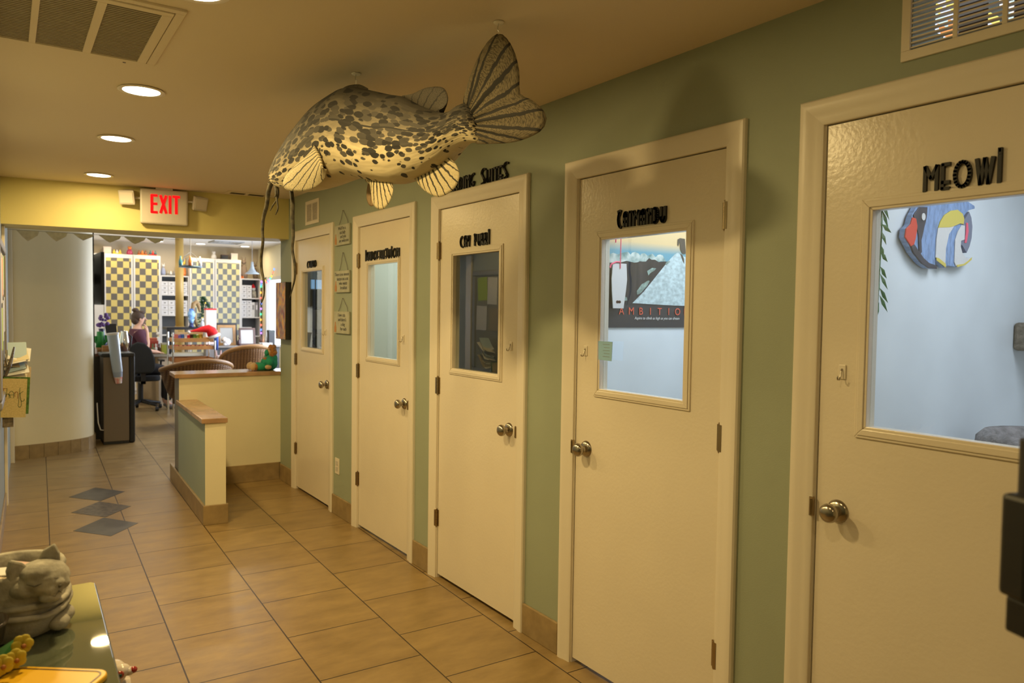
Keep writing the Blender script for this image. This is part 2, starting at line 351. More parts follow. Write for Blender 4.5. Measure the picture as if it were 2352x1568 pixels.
def thing(name, label, cat, loc=(0,0,0), group=None):
    o = bpy.data.objects.new(name, None); C.objects.link(o); o.location = loc; o.empty_display_size = 0.05
    return tag(o, label, cat, group)
def struct(name, b, m, **k): return obj(name, b, m, kind='structure', **k)
def struct_empty(name, loc=(0,0,0)):
    o = bpy.data.objects.new(name, None); C.objects.link(o); o.location = loc; o['kind'] = 'structure'; o.empty_display_size = 0.05
    return o
def copy_tree(o, parent=None):
    c = o.copy(); C.objects.link(c)
    if parent is not None: c.parent = parent
    for ch in list(o.children): copy_tree(ch, c)
    return c
def text(name, s, size, loc, rot, m, parent=None, extrude=0.001, align='CENTER', shear=0):
    cu = bpy.data.curves.new(name, 'FONT'); cu.body = s; cu.size = size; cu.extrude = extrude; cu.align_x = align; cu.align_y = 'BOTTOM_BASELINE'; cu.shear = shear; cu.resolution_u = 3
    cu.materials.append(m)
    o = bpy.data.objects.new(name, cu); C.objects.link(o)
    dg = bpy.context.evaluated_depsgraph_get(); dg.update()
    me = bpy.data.meshes.new_from_object(o.evaluated_get(dg)); bpy.data.objects.remove(o, do_unlink=True)
    me.materials.clear(); me.materials.append(m); me.name = name
    o = bpy.data.objects.new(name, me); C.objects.link(o); o.rotation_euler = rot
    o.location = Vector(loc) - (world_loc(parent) if parent else Vector((0,0,0)))
    if parent: o.parent = parent
    return o
RX = (PI/2, 0, -PI/2)          # text on a wall that faces -x
RY = (PI/2, 0, 0)              # text on a wall that faces -y

def skin_mesh(name, nodes, edges, m, parent, levels=2, root=0):
    """nodes: (x, y, z, radius[, radius_y])"""
    me = bpy.data.meshes.new(name + '_cage'); me.from_pydata([n[:3] for n in nodes], edges, [])
    t = bpy.data.objects.new(name + '_cage', me); C.objects.link(t)
    sk = t.modifiers.new('skin', 'SKIN'); sk.use_smooth_shade = True
    ly = me.skin_vertices[0] if me.skin_vertices else None
    if ly is None:
        bpy.context.view_layer.objects.active = t
    for i, n in enumerate(nodes):
        d = me.skin_vertices[0].data[i]; d.radius = (n[3], n[4] if len(n) > 4 else n[3]); d.use_root = (i == root)
    ss = t.modifiers.new('sub', 'SUBSURF'); ss.levels = levels; ss.render_levels = levels
    dg = bpy.context.evaluated_depsgraph_get(); dg.update()
    me2 = bpy.data.meshes.new_from_object(t.evaluated_get(dg)); me2.name = name
    bpy.data.objects.remove(t, do_unlink=True)
    me2.materials.clear(); me2.materials.append(m)
    me2.transform(Matrix.Translation(-world_loc(parent)))
    for p in me2.polygons: p.use_smooth = True
    o = bpy.data.objects.new(name, me2); C.objects.link(o); o.parent = parent
    return o

# ------------------------------------------------------------------ room shell
XW = 1.981                                      # face of the door wall
def xl(y): return -0.18 + 0.025*y               # face of the left wall (slightly out of square)
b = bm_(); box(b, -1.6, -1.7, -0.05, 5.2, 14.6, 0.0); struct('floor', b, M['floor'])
for i, (cx, cy, mm) in enumerate(((0.588, 6.645, 'slate'), (0.570, 6.133, 'slate2'), (0.550, 5.625, 'slate'))):
    b = bm_(); prism(b, [(cx-0.193, cy+0.01), (cx+0.012-0.01, cy-0.245), (cx+0.193, cy-0.012), (cx+0.01, cy+0.258)], 0.0, 0.0012)
    struct('trim_%d' % (i+1), b, M[mm])
# ceilings
b = bm_(); prism(b, [(-0.4, -1.7), (2.1, -1.7), (2.1, 6.35), (-0.4, 6.75)], 2.41, 2.5)
struct('ceiling', b, M['ceil'])
b = bm_(); box(b, -1.6, 6.3, 2.6, 5.2, 14.6, 2.7); struct('ceiling_lobby', b, M['ceil2'])
# beam across the end of the hall
b = bm_(); prism(b, [(-0.06, 6.496), (1.981, 6.238), (1.981, 6.53), (1.20, 6.80), (0.58, 6.79), (-0.06, 6.86)], 2.074, 2.60)
struct('wall_beam', b, M['yellow'])
# left wall
b = bm_(); prism(b, [(xl(-1.7)-0.12, -1.7), (xl(-1.7), -1.7), (xl(8.52), 8.52), (xl(8.52)-0.12, 8.52)], 0, 2.6); struct('wall_left', b, M['lwall'])
b = bm_(); prism(b, [(xl(0), 0.0), (xl(0)+0.012, 0.0), (xl(6.55)+0.012, 6.55), (xl(6.55), 6.55)], 0, 0.11); struct('baseboard_left', b, M['base'], bevel=0.003)
# back wall of the hall, behind the camera
b = bm_(); box(b, -0.5, -1.72, 0, 2.2, -1.6, 2.42); struct('wall_back', b, M['cream'])

# doors: (far edge of leaf, near edge of leaf, hinge side +1 = far, 3-D name)
DOORS = [(6.035, 5.270, 1), (4.730, 3.965, 1), (3.605, 2.840, 1), (2.410, 1.645, -1), (1.285, 0.520, -1)]
ZT = 2.047
# right wall in pieces between and over the doors
b = bm_()
segs = [(-1.6, DOORS[4][1])] + [(DOORS[i+1][0], DOORS[i][1]) for i in range(3, -1, -1)] + [(DOORS[0][0], 6.46)]
g = 0.012
for (a, c) in segs:
    lo = a + (g if a > -1.5 else 0); hi = c - (g if c < 6.4 else 0)
    box(b, XW, lo, 0, XW+0.115, hi, ZT+g)
box(b, XW, -1.6, ZT+g, XW+0.115, 0.60, 2.41)
box(b, XW, 0.60, ZT+g, XW+0.115, 1.045, 2.195); box(b, XW, 0.60, 2.372, XW+0.115, 1.045, 2.41)
box(b, XW, 1.045, ZT+g, XW+0.115, 6.46, 2.41)
struct('wall_right', b, M['sage'])
b = bm_()                                        # lobby side of the suites and the lobby's own walls
box(b, XW+0.115, 6.36, 0, 4.1, 6.46, 2.6); struct('wall_lobby_near', b, M['cream'])
b = bm_(); box(b, XW, 6.30, 2.41, XW+0.2, 6.46, 2.6); struct('wall_over_beam', b, M['sage'])
# tile baseboards along the door wall
n_ = 0
for (y0, y1) in ((6.12, 6.44), (4.815, 5.19), (3.69, 3.885), (2.495, 2.76), (1.37, 1.565)):
    b = bm_(); box(b, XW-0.014, y0, 0, XW, y1, 0.14); n_ += 1
    struct('baseboard_right_%d' % n_, b, M['base'], bevel=0.004)
# curved column wall at the end of the hall
path = [(-0.10, 8.50), (0.06, 8.522), (0.18, 8.54), (0.30, 8.568), (0.42, 8.605), (0.53, 8.65), (0.62, 8.70), (0.69, 8.76), (0.74, 8.84), (0.768, 8.94), (0.772, 9.06), (0.772, 14.3)]
b = bm_(); prism(b, path + [(-0.10, 14.3)], 0, 2.6); autosmooth(struct('wall_column', b, M['cream']), 30)
def offs(pts, d):
    out = []
    for i, p in enumerate(pts):
        a = Vector(pts[max(i-1, 0)]); c = Vector(pts[min(i+1, len(pts)-1)]); t = (c-a).normalized(); out.append((p[0]+t.y*d, p[1]-t.x*d))
    return out
b = bm_(); pp = path[1:-1] + [(0.772, 9.6)]
k0 = 0
for i in range(len(pp)-1):                       # one tile per short run, thin grout gaps
    a, c = Vector(pp[i]), Vector(pp[i+1])
    o_ = offs(pp, 0.014); a2, c2 = Vector(o_[i]), Vector(o_[i+1]); t = (c-a).normalized()*0.0015
    prism(b, [tuple(a+t), tuple(a2+t), tuple(c2-t), tuple(c-t)], 0, 0.135)
struct('baseboard_column', b, M['base'])
# far lobby walls
b = bm_(); box(b, -0.2, 14.3, 0, 4.2, 14.42, 2.6); struct('wall_far', b, M['backwall'])
b = bm_()
box(b, 3.96, 6.46, 0, 4.08, 9.4, 2.6); box(b, 3.96, 9.4, 0, 4.08, 13.83, 0.78); box(b, 3.96, 9.4, 2.06, 4.08, 13.83, 2.6); box(b, 3.96, 13.83, 0, 4.08, 14.3, 2.6)
struct('wall_lobby_right', b, M['cream'])
win = struct_empty('window_1', (3.98, 11.6, 0.78))
b = bm_()
for y0, y1 in ((9.4, 9.47), (10.5, 10.57), (11.6, 11.67), (12.68, 12.75), (13.76, 13.83)): box(b, 3.955, y0, 0.78, 4.06, y1, 2.06)
box(b, 3.955, 9.4, 0.78, 4.06, 13.83, 0.84); box(b, 3.955, 9.4, 2.0, 4.06, 13.83, 2.06); obj('window_frame', b, M['white'], win)
b = bm_(); box(b, 4.03, 9.4, 0.78, 4.04, 13.83, 2.06); obj('window_pane', b, emit('daylit_window_pane', (0.86, 0.92, 1.0), 2.6), win)

# suites behind the doors
YP = [0.0, 1.46, 2.60, 3.82, 4.96, 6.36]
for i, yp in enumerate(YP[:-1]):
    mm = 'whitewall' if i in (0, 1, 2) else 'palewall'
    if i < 2:
        b = bm_(); box(b, XW+0.115, yp, 2.44, 4.4, yp+0.05, 3.5); struct('wall_upper_%d' % (i+1), b, M['dwood_and_shade'])  # dark colour stands in for shade behind the vent grille
    b = bm_(); box(b, XW+0.115, yp, 0, 4.4, yp+0.05, 2.44); struct('wall_partition_%d' % (i+1), b, M[mm])
b = bm_(); box(b, 3.9, 1.51, 0, 3.98, 6.36, 2.44); struct('wall_suites_back', b, M['whitewall'])
b = bm_(); box(b, 2.096, 1.5, 2.44, 4.0, 6.36, 2.5); struct('ceiling_suites', b, M['ceil2'])
b = bm_(); box(b, 4.3, -0.1, 0, 4.4, 1.52, 2.44); struct('wall_suite_back', b, M['whitewall'])
b = bm_(); box(b, 4.3, -0.1, 2.44, 4.4, 1.52, 3.55); struct('wall_suite_back_upper', b, M['dwood_and_shade'])  # darkened too: shade put into the upper wall's colour
b = bm_(); box(b, 1.981, 0.0, 3.5, 4.4, 1.52, 3.55); struct('ceiling_suite_high', b, M['dwood_and_shade'])  # ceiling coloured dark as painted shade for the grille view
b = bm_(); box(b, 1.981, 0.0, 2.5, 2.096, 1.52, 3.5); struct('wall_suite_front', b, M['dwood_and_shade'])  # same painted-in shade above the door
b = bm_(); box(b, 2.1, 6.30, 0, 3.9, 6.355, 2.44); struct('wall_suite_end', b, M['palewall'])

# stained glass clerestory seen through the vent grille
win2 = struct_empty('window_2', (3.2, 1.45, 2.5))
cols = [(1.0, 0.86, 0.22), (1.0, 0.42, 0.14), (0.75, 0.95, 0.92), (1.0, 0.97, 0.92), (0.80, 0.86, 1.0), (0.45, 0.55, 0.50)]
SG = [emit('stained_glass_%d' % i, c, k) for i, (c, k) in enumerate(zip(cols, (1.3, 1.1, 1.2, 1.5, 1.3, 0.25)))]
b = bm_(); random.seed(12)
def stained(xa, xb, z0, z1, rows):
    zs = [z0 + (z1-z0)*r/rows for r in range(rows+1)]; lean = 0.0
    for r in range(rows):
        sp_ = xa + (xb-xa)*random.uniform(0.3, 0.7); l2 = random.uniform(-0.03, 0.03)
        for (P) in ([(xa, zs[r]), (sp_+lean, zs[r]), (sp_+l2, zs[r+1]), (xa, zs[r+1])], [(sp_+lean, zs[r]), (xb, zs[r]), (xb, zs[r+1]), (sp_+l2, zs[r+1])]):
            mi = random.randrange(6)
            for f in prism_y(b, P, 1.452, 1.4545): f.material_index = mi
        lean = l2*0
stained(2.885, 3.070, 2.46, 2.86, 11); stained(3.325, 3.565, 2.62, 3.0, 9)
obj('stained_panes', b, SG, win2)
b = bm_()
for q in ((2.86, 2.885), (3.07, 3.095), (3.30, 3.325), (3.565, 3.59)): box(b, q[0], 1.448, 2.44, q[1], 1.459, 3.02)
box(b, 2.86, 1.448, 2.43, 3.59, 1.459, 2.445); box(b, 2.86, 1.448, 3.0, 3.59, 1.459, 3.02); obj('window_frame', b, M['dwood_and_shade'], win2)

# ------------------------------------------------------------------ the five suite doors
def make_door(i, yf, yn, hinge):
    d = struct_empty('door_%d' % (i+1), (XW, (yf+yn)/2, 0))
    zb = 0.022
    y0, y1 = yn, yf; wy0, wy1 = yn + 0.168, yf - 0.147
    # the glazed opening, 0.45 m by 0.60 m
    wz0, wz1 = 1.183, 1.787
    xf, xb = 1.984, 2.024
    b = bm_()
    box(b, xf, y0+0.003, zb, xb, wy0, ZT-0.004); box(b, xf, wy1, zb, xb, y1-0.003, ZT-0.004)
    box(b, xf, wy0, zb, xb, wy1, wz0); box(b, xf, wy0, wz1, xb, wy1, ZT-0.004)
    bmesh.ops.remove_doubles(b, verts=b.verts[:], dist=0.0001)
    obj('leaf', b, M['doorw'], d)
    b = bm_()                                       # casing: mitred frame with a raised outer edge
    cw = 0.076
    def frame(b, a0, a1, t, w, x0, x1, zlow):
        prism_x(b, [(a0-w, zlow), (a0, zlow), (a0, t), (a0-w, t+w)], x0, x1)
        prism_x(b, [(a1, zlow), (a1+w, zlow), (a1+w, t+w), (a1, t)], x0, x1)
        prism_x(b, [(a0-w, t+w), (a0, t), (a1, t), (a1+w, t+w)], x0, x1)
    def casing_piece(q0, q1):          # q0, q1: (inner y, inner z, outward dy, outward dz) at both ends of a mitred board
        prof = [(0.0, 0.0), (0.0, 0.009), (0.004, 0.0115), (0.020, 0.0125), (0.034, 0.0145), (0.050, 0.0185), (0.062, 0.0195), (0.071, 0.0185), (cw, 0.013), (cw, 0.0)]
        A_ = [b.verts.new((XW-t_, q0[0]+q0[2]*w_, q0[1]+q0[3]*w_)) for w_, t_ in prof]; B_ = [b.verts.new((XW-t_, q1[0]+q1[2]*w_, q1[1]+q1[3]*w_)) for w_, t_ in prof]
        for k in range(len(prof)): k2 = (k+1) % len(prof); b.faces.new((A_[k], A_[k2], B_[k2], B_[k]))
        b.faces.new(A_); b.faces.new(B_[::-1])
    ca, cb = y0-0.004, y1+0.004
    casing_piece((ca, 0.0, -1, 0), (ca, ZT, -1, 1)); casing_piece((cb, 0.0, 1, 0), (cb, ZT, 1, 1)); casing_piece((ca, ZT, -1, 1), (cb, ZT, 1, 1))
    autosmooth(obj('casing', b, M['trimw'], d), 35)
    b = bm_(); frame(b, y0, y1, ZT, 0.012, XW, XW+0.115, 0.0)
    frame(b, y0+0.012, y1-0.012, ZT-0.012, 0.012, xb+0.003, XW+0.10, 0.0); obj('jamb', b, M['trimw'], d)
    # window moulding
    b = bm_()
    def ring(b, a0, a1, z0, z1, w, x0, x1):
        for q in ([(a0-w, z0-w), (a1+w, z0-w), (a1, z0), (a0, z0)], [(a0-w, z1+w), (a0, z1), (a1, z1), (a1+w, z1+w)],
                  [(a0-w, z0-w), (a0, z0), (a0, z1), (a0-w, z1+w)], [(a1, z0), (a1+w, z0-w), (a1+w, z1+w), (a1, z1)]):
            prism_x(b, q, x0, x1)
    ring(b, wy0+0.002, wy1-0.002, wz0+0.002, wz1-0.002, 0.034, xf-0.006, xf+0.01); ring(b, wy0-0.006, wy1+0.006, wz0-0.006, wz1+0.006, 0.018, xf-0.010, xf-0.006)
    obj('window_trim', b, M['doorw'], d, bevel=0.002)
    b = bm_(); box(b, xf+0.016, wy0, wz0, xf+0.020, wy1, wz1); obj('window_pane', b, M['glass'], d)
    # knob: rose, neck and ball
    ky = yn + 0.070 if hinge == 1 else yf - 0.070
    kz = 0.928
    b = bm_(); prof = [(0.0, -0.062), (0.012, -0.0615), (0.021, -0.058), (0.0265, -0.051), (0.028, -0.044), (0.0255, -0.036), (0.018, -0.030), (0.012, -0.027), (0.011, -0.018), (0.014, -0.012)]
    lathe(b, prof, (xf, ky, kz), 24, 'x'); kn = autosmooth(obj('knob', b, M['nickel'], d), 50)
    b = bm_(); lathe(b, [(0.014, -0.014), (0.026, -0.010), (0.032, -0.005), (0.034, 0.0)], (xf, ky, kz), 28, 'x'); autosmooth(obj('knob_rose', b, M['nickel'], kn), 50)
    b = bm_(); ey = yn - 0.006 if hinge == 1 else yf + 0.006
    box(b, XW-0.0135, min(ey, ey)-0.006, kz-0.028, XW-0.004, ey+0.006, kz+0.028); cyl(b, (XW-0.014, ey, kz-0.024), (XW-0.014, ey, kz+0.024), 0.004, n=10)
    obj('strike_plate', b, M['brass'], d)
    hy = yf + 0.003 if hinge == 1 else yn - 0.003
    for hz in (1.820, 1.078, 0.338):
        b = bm_()
        for q in range(5): cyl(b, (xf-0.008, hy, hz-0.045+q*0.0182), (xf-0.008, hy, hz-0.045+q*0.0182+0.0172), 0.0072, n=12)
        ball(b, (xf-0.008, hy, hz+0.048), 0.006, n=8); ball(b, (xf-0.008, hy, hz-0.047), 0.006, n=8)
        s_ = -1 if hinge == 1 else 1
        box(b, xf-0.004, min(hy, hy+s_*0.016), hz-0.045, xf+0.0005, max(hy, hy+s_*0.016), hz+0.045)
        box(b, XW-0.0135, min(hy, hy-s_*0.012), hz-0.045, XW-0.0125, max(hy, hy-s_*0.012), hz+0.045)
        obj('hinge', b, M['brass'], d)
    return d
for i, (yf, yn, hg) in enumerate(DOORS): make_door(i, yf, yn, hg)

# adhesive hooks on the doors
HK = [(5.366, 1.316, 'on the farthest suite door, beside its grey reflection-filled window'), (4.054, 1.319, 'on the second suite door from the half wall'), (2.902, 1.325, 'beside the dark window on the middle suite door'),
      (2.353, 1.331, 'left of the window with the climbing poster'), (1.213, 1.329, 'on the nearest door, left of the wooden fish window')]
for y, z, lb in HK:
    h = thing('adhesive_hook', 'small clear and metal hook ' + lb, 'hook', (1.984, y, z))
    b = bm_(); box(b, 1.980, y-0.011, z-0.018, 1.984, y+0.011, z+0.024); obj('backplate', b, M['trimw'], h, bevel=0.002)
    b = bm_(); tube(b, [(1.980, y, z+0.012), (1.975, y, z+0.006), (1.973, y, z-0.010), (1.968, y, z-0.019), (1.960, y, z-0.018), (1.957, y, z-0.008)], 0.0022, 8); obj('prong', b, M['nickel'], h, smooth=True)

# ------------------------------------------------------------------ deco lettering
def arc(cx, cy, rx, ry, a0, a1, n=8): return [(cx+rx*math.cos(math.radians(a0+(a1-a0)*k/n)), cy+ry*math.sin(math.radians(a0+(a1-a0)*k/n))) for k in range(n+1)]
G = {   # glyphs in a unit-wide, unit-high cell
 'A': [[(0, 0), (0, .7)] + arc(.5, .7, .5, .3, 180, 0) + [(1, .7), (1, 0)], [(0, .32), (1, .32)]],
 'B': [[(0, 0), (0, 1), (.6, 1)] + arc(.6, .78, .35, .22, 90, -90, 6) + [(0, .56)], [(.6, .56)] + arc(.6, .28, .4, .28, 90, -90, 6) + [(0, 0)]],
 'C': [arc(1.0, .5, 1.0, .52, 110, 262, 12)],
 'D': [[(0, 0), (0, 1), (.2, 1)] + arc(.2, .5, .8, .5, 90, -90, 10) + [(0, 0)]],
 'E': [[(1, 1), (0, 1), (0, 0), (1, 0)], [(0, .26), (1, .26)]],
 'F': [[(1, 1), (0, 1), (0, 0)], [(0, .32), (.8, .32)]],
 'G': [arc(1.0, .5, 1.0, .52, 95, 250, 12) + [(.95, .3), (.5, .3)]],
 'H': [[(0, 0), (0, 1)], [(1, 0), (1, 1)], [(0, .3), (1, .3)]],
 'I': [[(.5, 0), (.5, 1)]],
 'J': [[(1, 1.25), (1, .2)] + arc(.5, .2, .5, .2, 0, -180, 6)],
 'L': [[(0, 1), (0, 0), (.9, 0)]],
 'M': [[(0, 0), (0, 1), (.5, .5), (1, 1), (1, 0)]],
 'N': [[(0, 0), (0, 1), (1, .6)], [(1, 1), (1, 0)]],
 'O': [arc(.5, .5, .5, .5, 0, 360, 20)],
 'P': [[(-.15, 1.05), (.15, .85)], [(0, 0), (0, 1), (.5, 1)] + arc(.5, .72, .5, .28, 90, -90, 6) + [(0, .44)]],
 'R': [[(0, 0), (0, 1), (.5, 1)] + arc(.5, .72, .5, .28, 90, -90, 6) + [(.1, .44), (1, 0)]],
 'S': [arc(.75, .82, .75, .36, 60, 180, 6) + [(.75, .3)] + arc(.3, .16, .6, .2, 20, -120, 6)],
 'T': [[(-.1, 1), (1.1, 1)], [(.5, 1), (.5, 0)]],
 't': [[(-.3, 1.12), (.9, 1.12)], [(.3, 1.12), (.3, 0)]],
 'U': [[(0, 1), (0, .3)] + arc(.5, .3, .5, .3, 180, 360, 8) + [(1, 1)]],
 'W': [[(0, 1), (.25, 0), (.5, 1), (.75, 0), (1, 1)]],
 'Y': [[(0, 1), (0, .7)] + arc(.5, .7, .5, .22, 180, 360, 6) + [(1, 1)], [(1, .9), (.8, 0)]],
 'i': [[(.5, 0), (.5, 1.02)], [(.5, 1.12), (.5, 1.30)], [(.42, 1.24), (.58, 1.24)]],
 'l': [[(.3, 0), (.3, 1.3)], [(.3, 0), (.9, 0)]],
 'c': [arc(1.0, .55, 1.0, .6, 120, 258, 12), [(.0, 1.18), (.32, .92)], [(.68, 1.2), (.32, .92)]],
}
def lettering(label, word, ya, yb, z0, h, x, stroke, widths, earM=False):
    """word runs from ya (left in the picture) to yb on the plane x"""
    t = thing('door_lettering', label, 'lettering', (x, (ya+yb)/2, z0))
    tot = sum(widths); u = 0.0; span = ya - yb
    for ch, wd in zip(word, widths):
        if ch != ' ':
            gap = 0.10*wd; a = ya - span*(u+gap*0.5)/tot; wch = span*(wd-gap)/tot - stroke*0.2
            b = bm_()
            for st in G[ch]:
                ribbon(b, [(a - stroke/2 - p[0]*(wch-stroke), z0 + stroke/2 + p[1]*(h-stroke)) for p in st], stroke, x-0.009, x, lambda p, q, d: Vector((d, p, q)))
            obj('letter', b, M['letter'], t)
        u += wd
    return t
lettering('black deco lettering CAIRO over the farthest suite window', 'CAIRO', 5.775, 5.560, 1.808, 0.060, 1.984, 0.0085, [1, 1, .45, 1, 1.1])
lettering('long black deco lettering LAND OF THE TULON over the second suite window', 'lANDOFTHEtUlON', 4.625, 4.105, 1.810, 0.062, 1.984, 0.0085, [.6, .9, .9, 1, 1.25, .8, .9, .9, .8, .9, 1, .7, 1.35, 1.1])
lettering('black deco lettering CAY PURRI over the dark suite window', 'CAY PURRi', 3.385, 3.092, 1.822, 0.062, 1.984, 0.009, [1.2, 1, .9, 1.1, 1, 1, .9, .9, .6])
lettering('black deco lettering CATMANDU over the climbing poster window', 'cATMANDU', 2.172, 1.908, 1.822, 0.062, 1.984, 0.0105, [1.05, 1, .7, 1.35, 1, 1.1, 1.1, 1.15])
lettering('black deco lettering MEOWI over the nearest door window', 'MEOWi', 1.004, 0.815, 1.8155, 0.070, 1.984, 0.0088, [1.15, .75, 1.3, 1.35, .35])
lettering('black deco lettering BOARDING SUITES standing on the middle door casing', 'BOARDING SUITES', 3.60, 2.930, 2.1245, 0.068, 1.979, 0.010, [1, 1.2, 1, 1, 1, .5, 1, 1.1, 1.1, 1, 1, .5, .9, .8, 1])

# ------------------------------------------------------------------ wall plaques
def plaque(ya, yb, z0, z1, apex, lines, label, bottle):
    t = thing('hanging_plaque', label, 'sign', (XW, (ya+yb)/2, z0), 'three plaques hung between the far doors')
    b = bm_(); box(b, XW-0.016, yb, z0, XW-0.002, ya, z1); obj('board', b, mat('plaque_paint_' + bottle, (0.50, 0.50, 0.38), 0.7, noise=0.15, nscale=15), t, bevel=0.002)
    b = bm_(); m = XW-0.006
    tube(b, [(m, ya-0.055, z1-0.004), (m, ya-0.09, z1+0.03), (m, (ya+yb)/2+0.006, apex)], 0.0018, 6); tube(b, [(m, yb+0.045, z1-0.004), (m, yb+0.06, z1+0.03), (m, (ya+yb)/2-0.006, apex)], 0.0018, 6)
    obj('wire_hanger', b, M['grey'], t)
    b = bm_(); cyl(b, (XW-0.010, (ya+yb)/2, apex), (XW, (ya+yb)/2, apex), 0.003, n=8); obj('nail', b, M['nickel'], t)
    b = bm_(); yy = ya-0.028
    prism_x(b, [(yy-0.017, z0+0.008), (yy+0.017, z0+0.008), (yy+0.020, z0+0.04), (yy+0.008, z0+0.062), (yy+0.006, z0+0.082), (yy-0.006, z0+0.082), (yy-0.008, z0+0.062), (yy-0.020, z0+0.04)], XW-0.0175, XW-0.0158)
    obj('painted_cat', b, mat('painted_cat_brown_' + bottle, (0.50, 0.24, 0.08), 0.6), t)
    for k, s in enumerate(lines):
        text('writing', s, 0.034, (XW-0.0165, (ya+yb)/2 - 0.004 - 0.012*k, z1-0.036-k*(z1-z0-0.02)/4.2), RX, M['black'], t, 0.0004)
plaque(5.148, 4.873, 1.945, 2.088, 2.186, ("Well I'm a", "cat lady", "and you", "are welcome"), 'small grey green plaque, topmost of three hung between the far doors', 'a')
plaque(5.144, 4.871, 1.611, 1.764, 1.890, ("There is no snooze", "button on a cat", "who wants", "breakfast"), 'small grey green plaque, middle one of three hung between the far doors', 'b')
plaque(5.150, 4.869, 1.320, 1.476, 1.568, ("I love cats", "and there's", "a dog", "for each"), 'small grey green plaque, lowest of three hung between the far doors', 'c')

# small wall vent by the far door, outlet
def grille(name, label, y0, y1, z0, z1, fy, fz, nsl, ncol, x):
    t = thing(name, label, 'vent', (x, (y0+y1)/2, z0))
    b = bm_(); iy0, iy1, iz0, iz1 = y0+fy, y1-fy, z0+fz, z1-fz
    for q in ((y0, z0, y1, iz0), (y0, iz1, y1, z1), (y0, iz0, iy0, iz1), (iy1, iz0, y1, iz1)): box(b, x-0.008, q[0], q[1], x, q[2], q[3])
    for c in range(1, ncol): yc = iy0 + (iy1-iy0)*c/ncol; box(b, x-0.008, yc-0.006, iz0, x, yc+0.006, iz1)
    obj('vent_frame', b, M['trimw'], t, bevel=0.0015)
    return t, iy0, iy1, iz0, iz1
t, iy0, iy1, iz0, iz1 = grille('wall_vent', 'small white louvred vent high above the farthest door', 5.503, 5.802, 2.150, 2.335, 0.028, 0.026, 14, 2, XW)
b = bm_(); box(b, XW-0.003, iy0, iz0, XW-0.001, iy1, iz1); obj('vent_back', b, M['dark'], t)
b = bm_()
for k in range(15): zc = iz0 + (iz1-iz0)*(k+.5)/15; box(b, XW-0.007, iy0, zc-0.0022, XW-0.003, iy1, zc+0.0022)
obj('slat', b, M['trimw'], t)
t, iy0, iy1, iz0, iz1 = grille('transom_grille', 'wide white grille showing coloured glass above the nearest door', 0.575, 1.071, 2.168, 2.398, 0.024, 0.026, 9, 4, XW)
for k in range(14):
    zc = iz0 + (iz1-iz0)*(k+.5)/14
    b = bm_(); box(b, XW-0.005, iy0, zc-0.0018, XW+0.011, iy1, zc+0.0018); obj('slat', b, M['trimw'], t)
t = thing('wall_outlet', 'ivory duplex wall outlet low between the two farthest doors', 'outlet', (XW, 5.11, 0.29))
b = bm_(); box(b, XW-0.005, 5.070, 0.297, XW, 5.150, 0.413); obj('cover_plate', b, M['trimw'], t, bevel=0.003)
for zc in (0.335, 0.378):
    b = bm_(); box(b, XW-0.0085, 5.092, zc-0.016, XW-0.0052, 5.128, zc+0.016); obj('socket', b, M['wplastic'], t, bevel=0.002)

# ------------------------------------------------------------------ hall ceiling fittings
LBL = ['round recessed ceiling light nearest the yellow beam', 'middle one of the three round recessed hall lights', 'largest round recessed ceiling light, just past the return vent', 'round recessed ceiling light beside the return vent near the top edge', 'added unseen hall light off the top right, to brighten the upper wall', 'added unseen hall light behind the camera, to brighten the upper wall']
E_L = emit('hall_lamp_glow', (1.0, 0.86, 0.62), 14)
for (x, y, p), lb in zip(HALL, LBL):
    t = thing('recessed_light', lb, 'ceiling light', (x, y, 2.41))
    b = bm_(); lathe(b, [(0.078, 2.4105), (0.090, 2.408), (0.092, 2.4045), (0.080, 2.402), (0.072, 2.406)], (x, y, 0), 36); autosmooth(obj('trim_ring', b, M['trimw'], t))
    b = bm_(); lathe(b, [(0.0, 2.4055), (0.076, 2.4055), (0.076, 2.4095), (0.0, 2.4095)], (x, y, 0), 36); obj('lamp_lens', b, E_L, t)
    area('hall_lamp_light', (x, y, 2.400), (0, 0, 0), 0.14, 0.14, p, WARM, 'DISK', 180)
# return air grille
t = thing('ceiling_return_vent', 'large framed return air grille in the hall ceiling', 'vent', (0.2, 2.85, 2.41))
b = bm_()
def fr(b, x0, y0, x1, y1, w, z0, z1):
    box(b, x0, y0, z0, x1, y0+w, z1); box(b, x0, y1-w, z0, x1, y1, z1); box(b, x0, y0+w, z0, x0+w, y1-w, z1); box(b, x1-w, y0+w, z0, x1, y1-w, z1)
fr(b, -0.62+0.55, 2.50, 0.478, 3.14, 0.028, 2.402, 2.4105); obj('outer_frame', b, M['ceil'], t, bevel=0.002)
b = bm_(); fr(b, -0.035, 2.535, 0.447, 3.132, 0.030, 2.400, 2.4105)
box(b, 0.240, 2.565, 2.400, 0.266, 3.102, 2.4105); box(b, 0.078, 2.565, 2.400, 0.098, 3.102, 2.4105)
obj('door_frame', b, M['ceil'], t, bevel=0.002)
for (a, c) in ((-0.005, 0.078), (0.098, 0.240), (0.266, 0.417)):
    b = bm_()
    for k in range(34): yy = 2.568 + k*0.0158; box(b, a, yy, 2.4035, c, yy+0.0085, 2.4075)
    box(b, a, 2.565, 2.4078, c, 3.102, 2.410); obj('filter_panel', b, mat('grille_filter_grey', (0.34, 0.29, 0.20), 0.8), t)
b = bm_(); cyl(b, (0.378, 3.135, 2.399), (0.378, 3.135, 2.404), 0.006, n=10); obj('latch', b, M['nickel'], t)
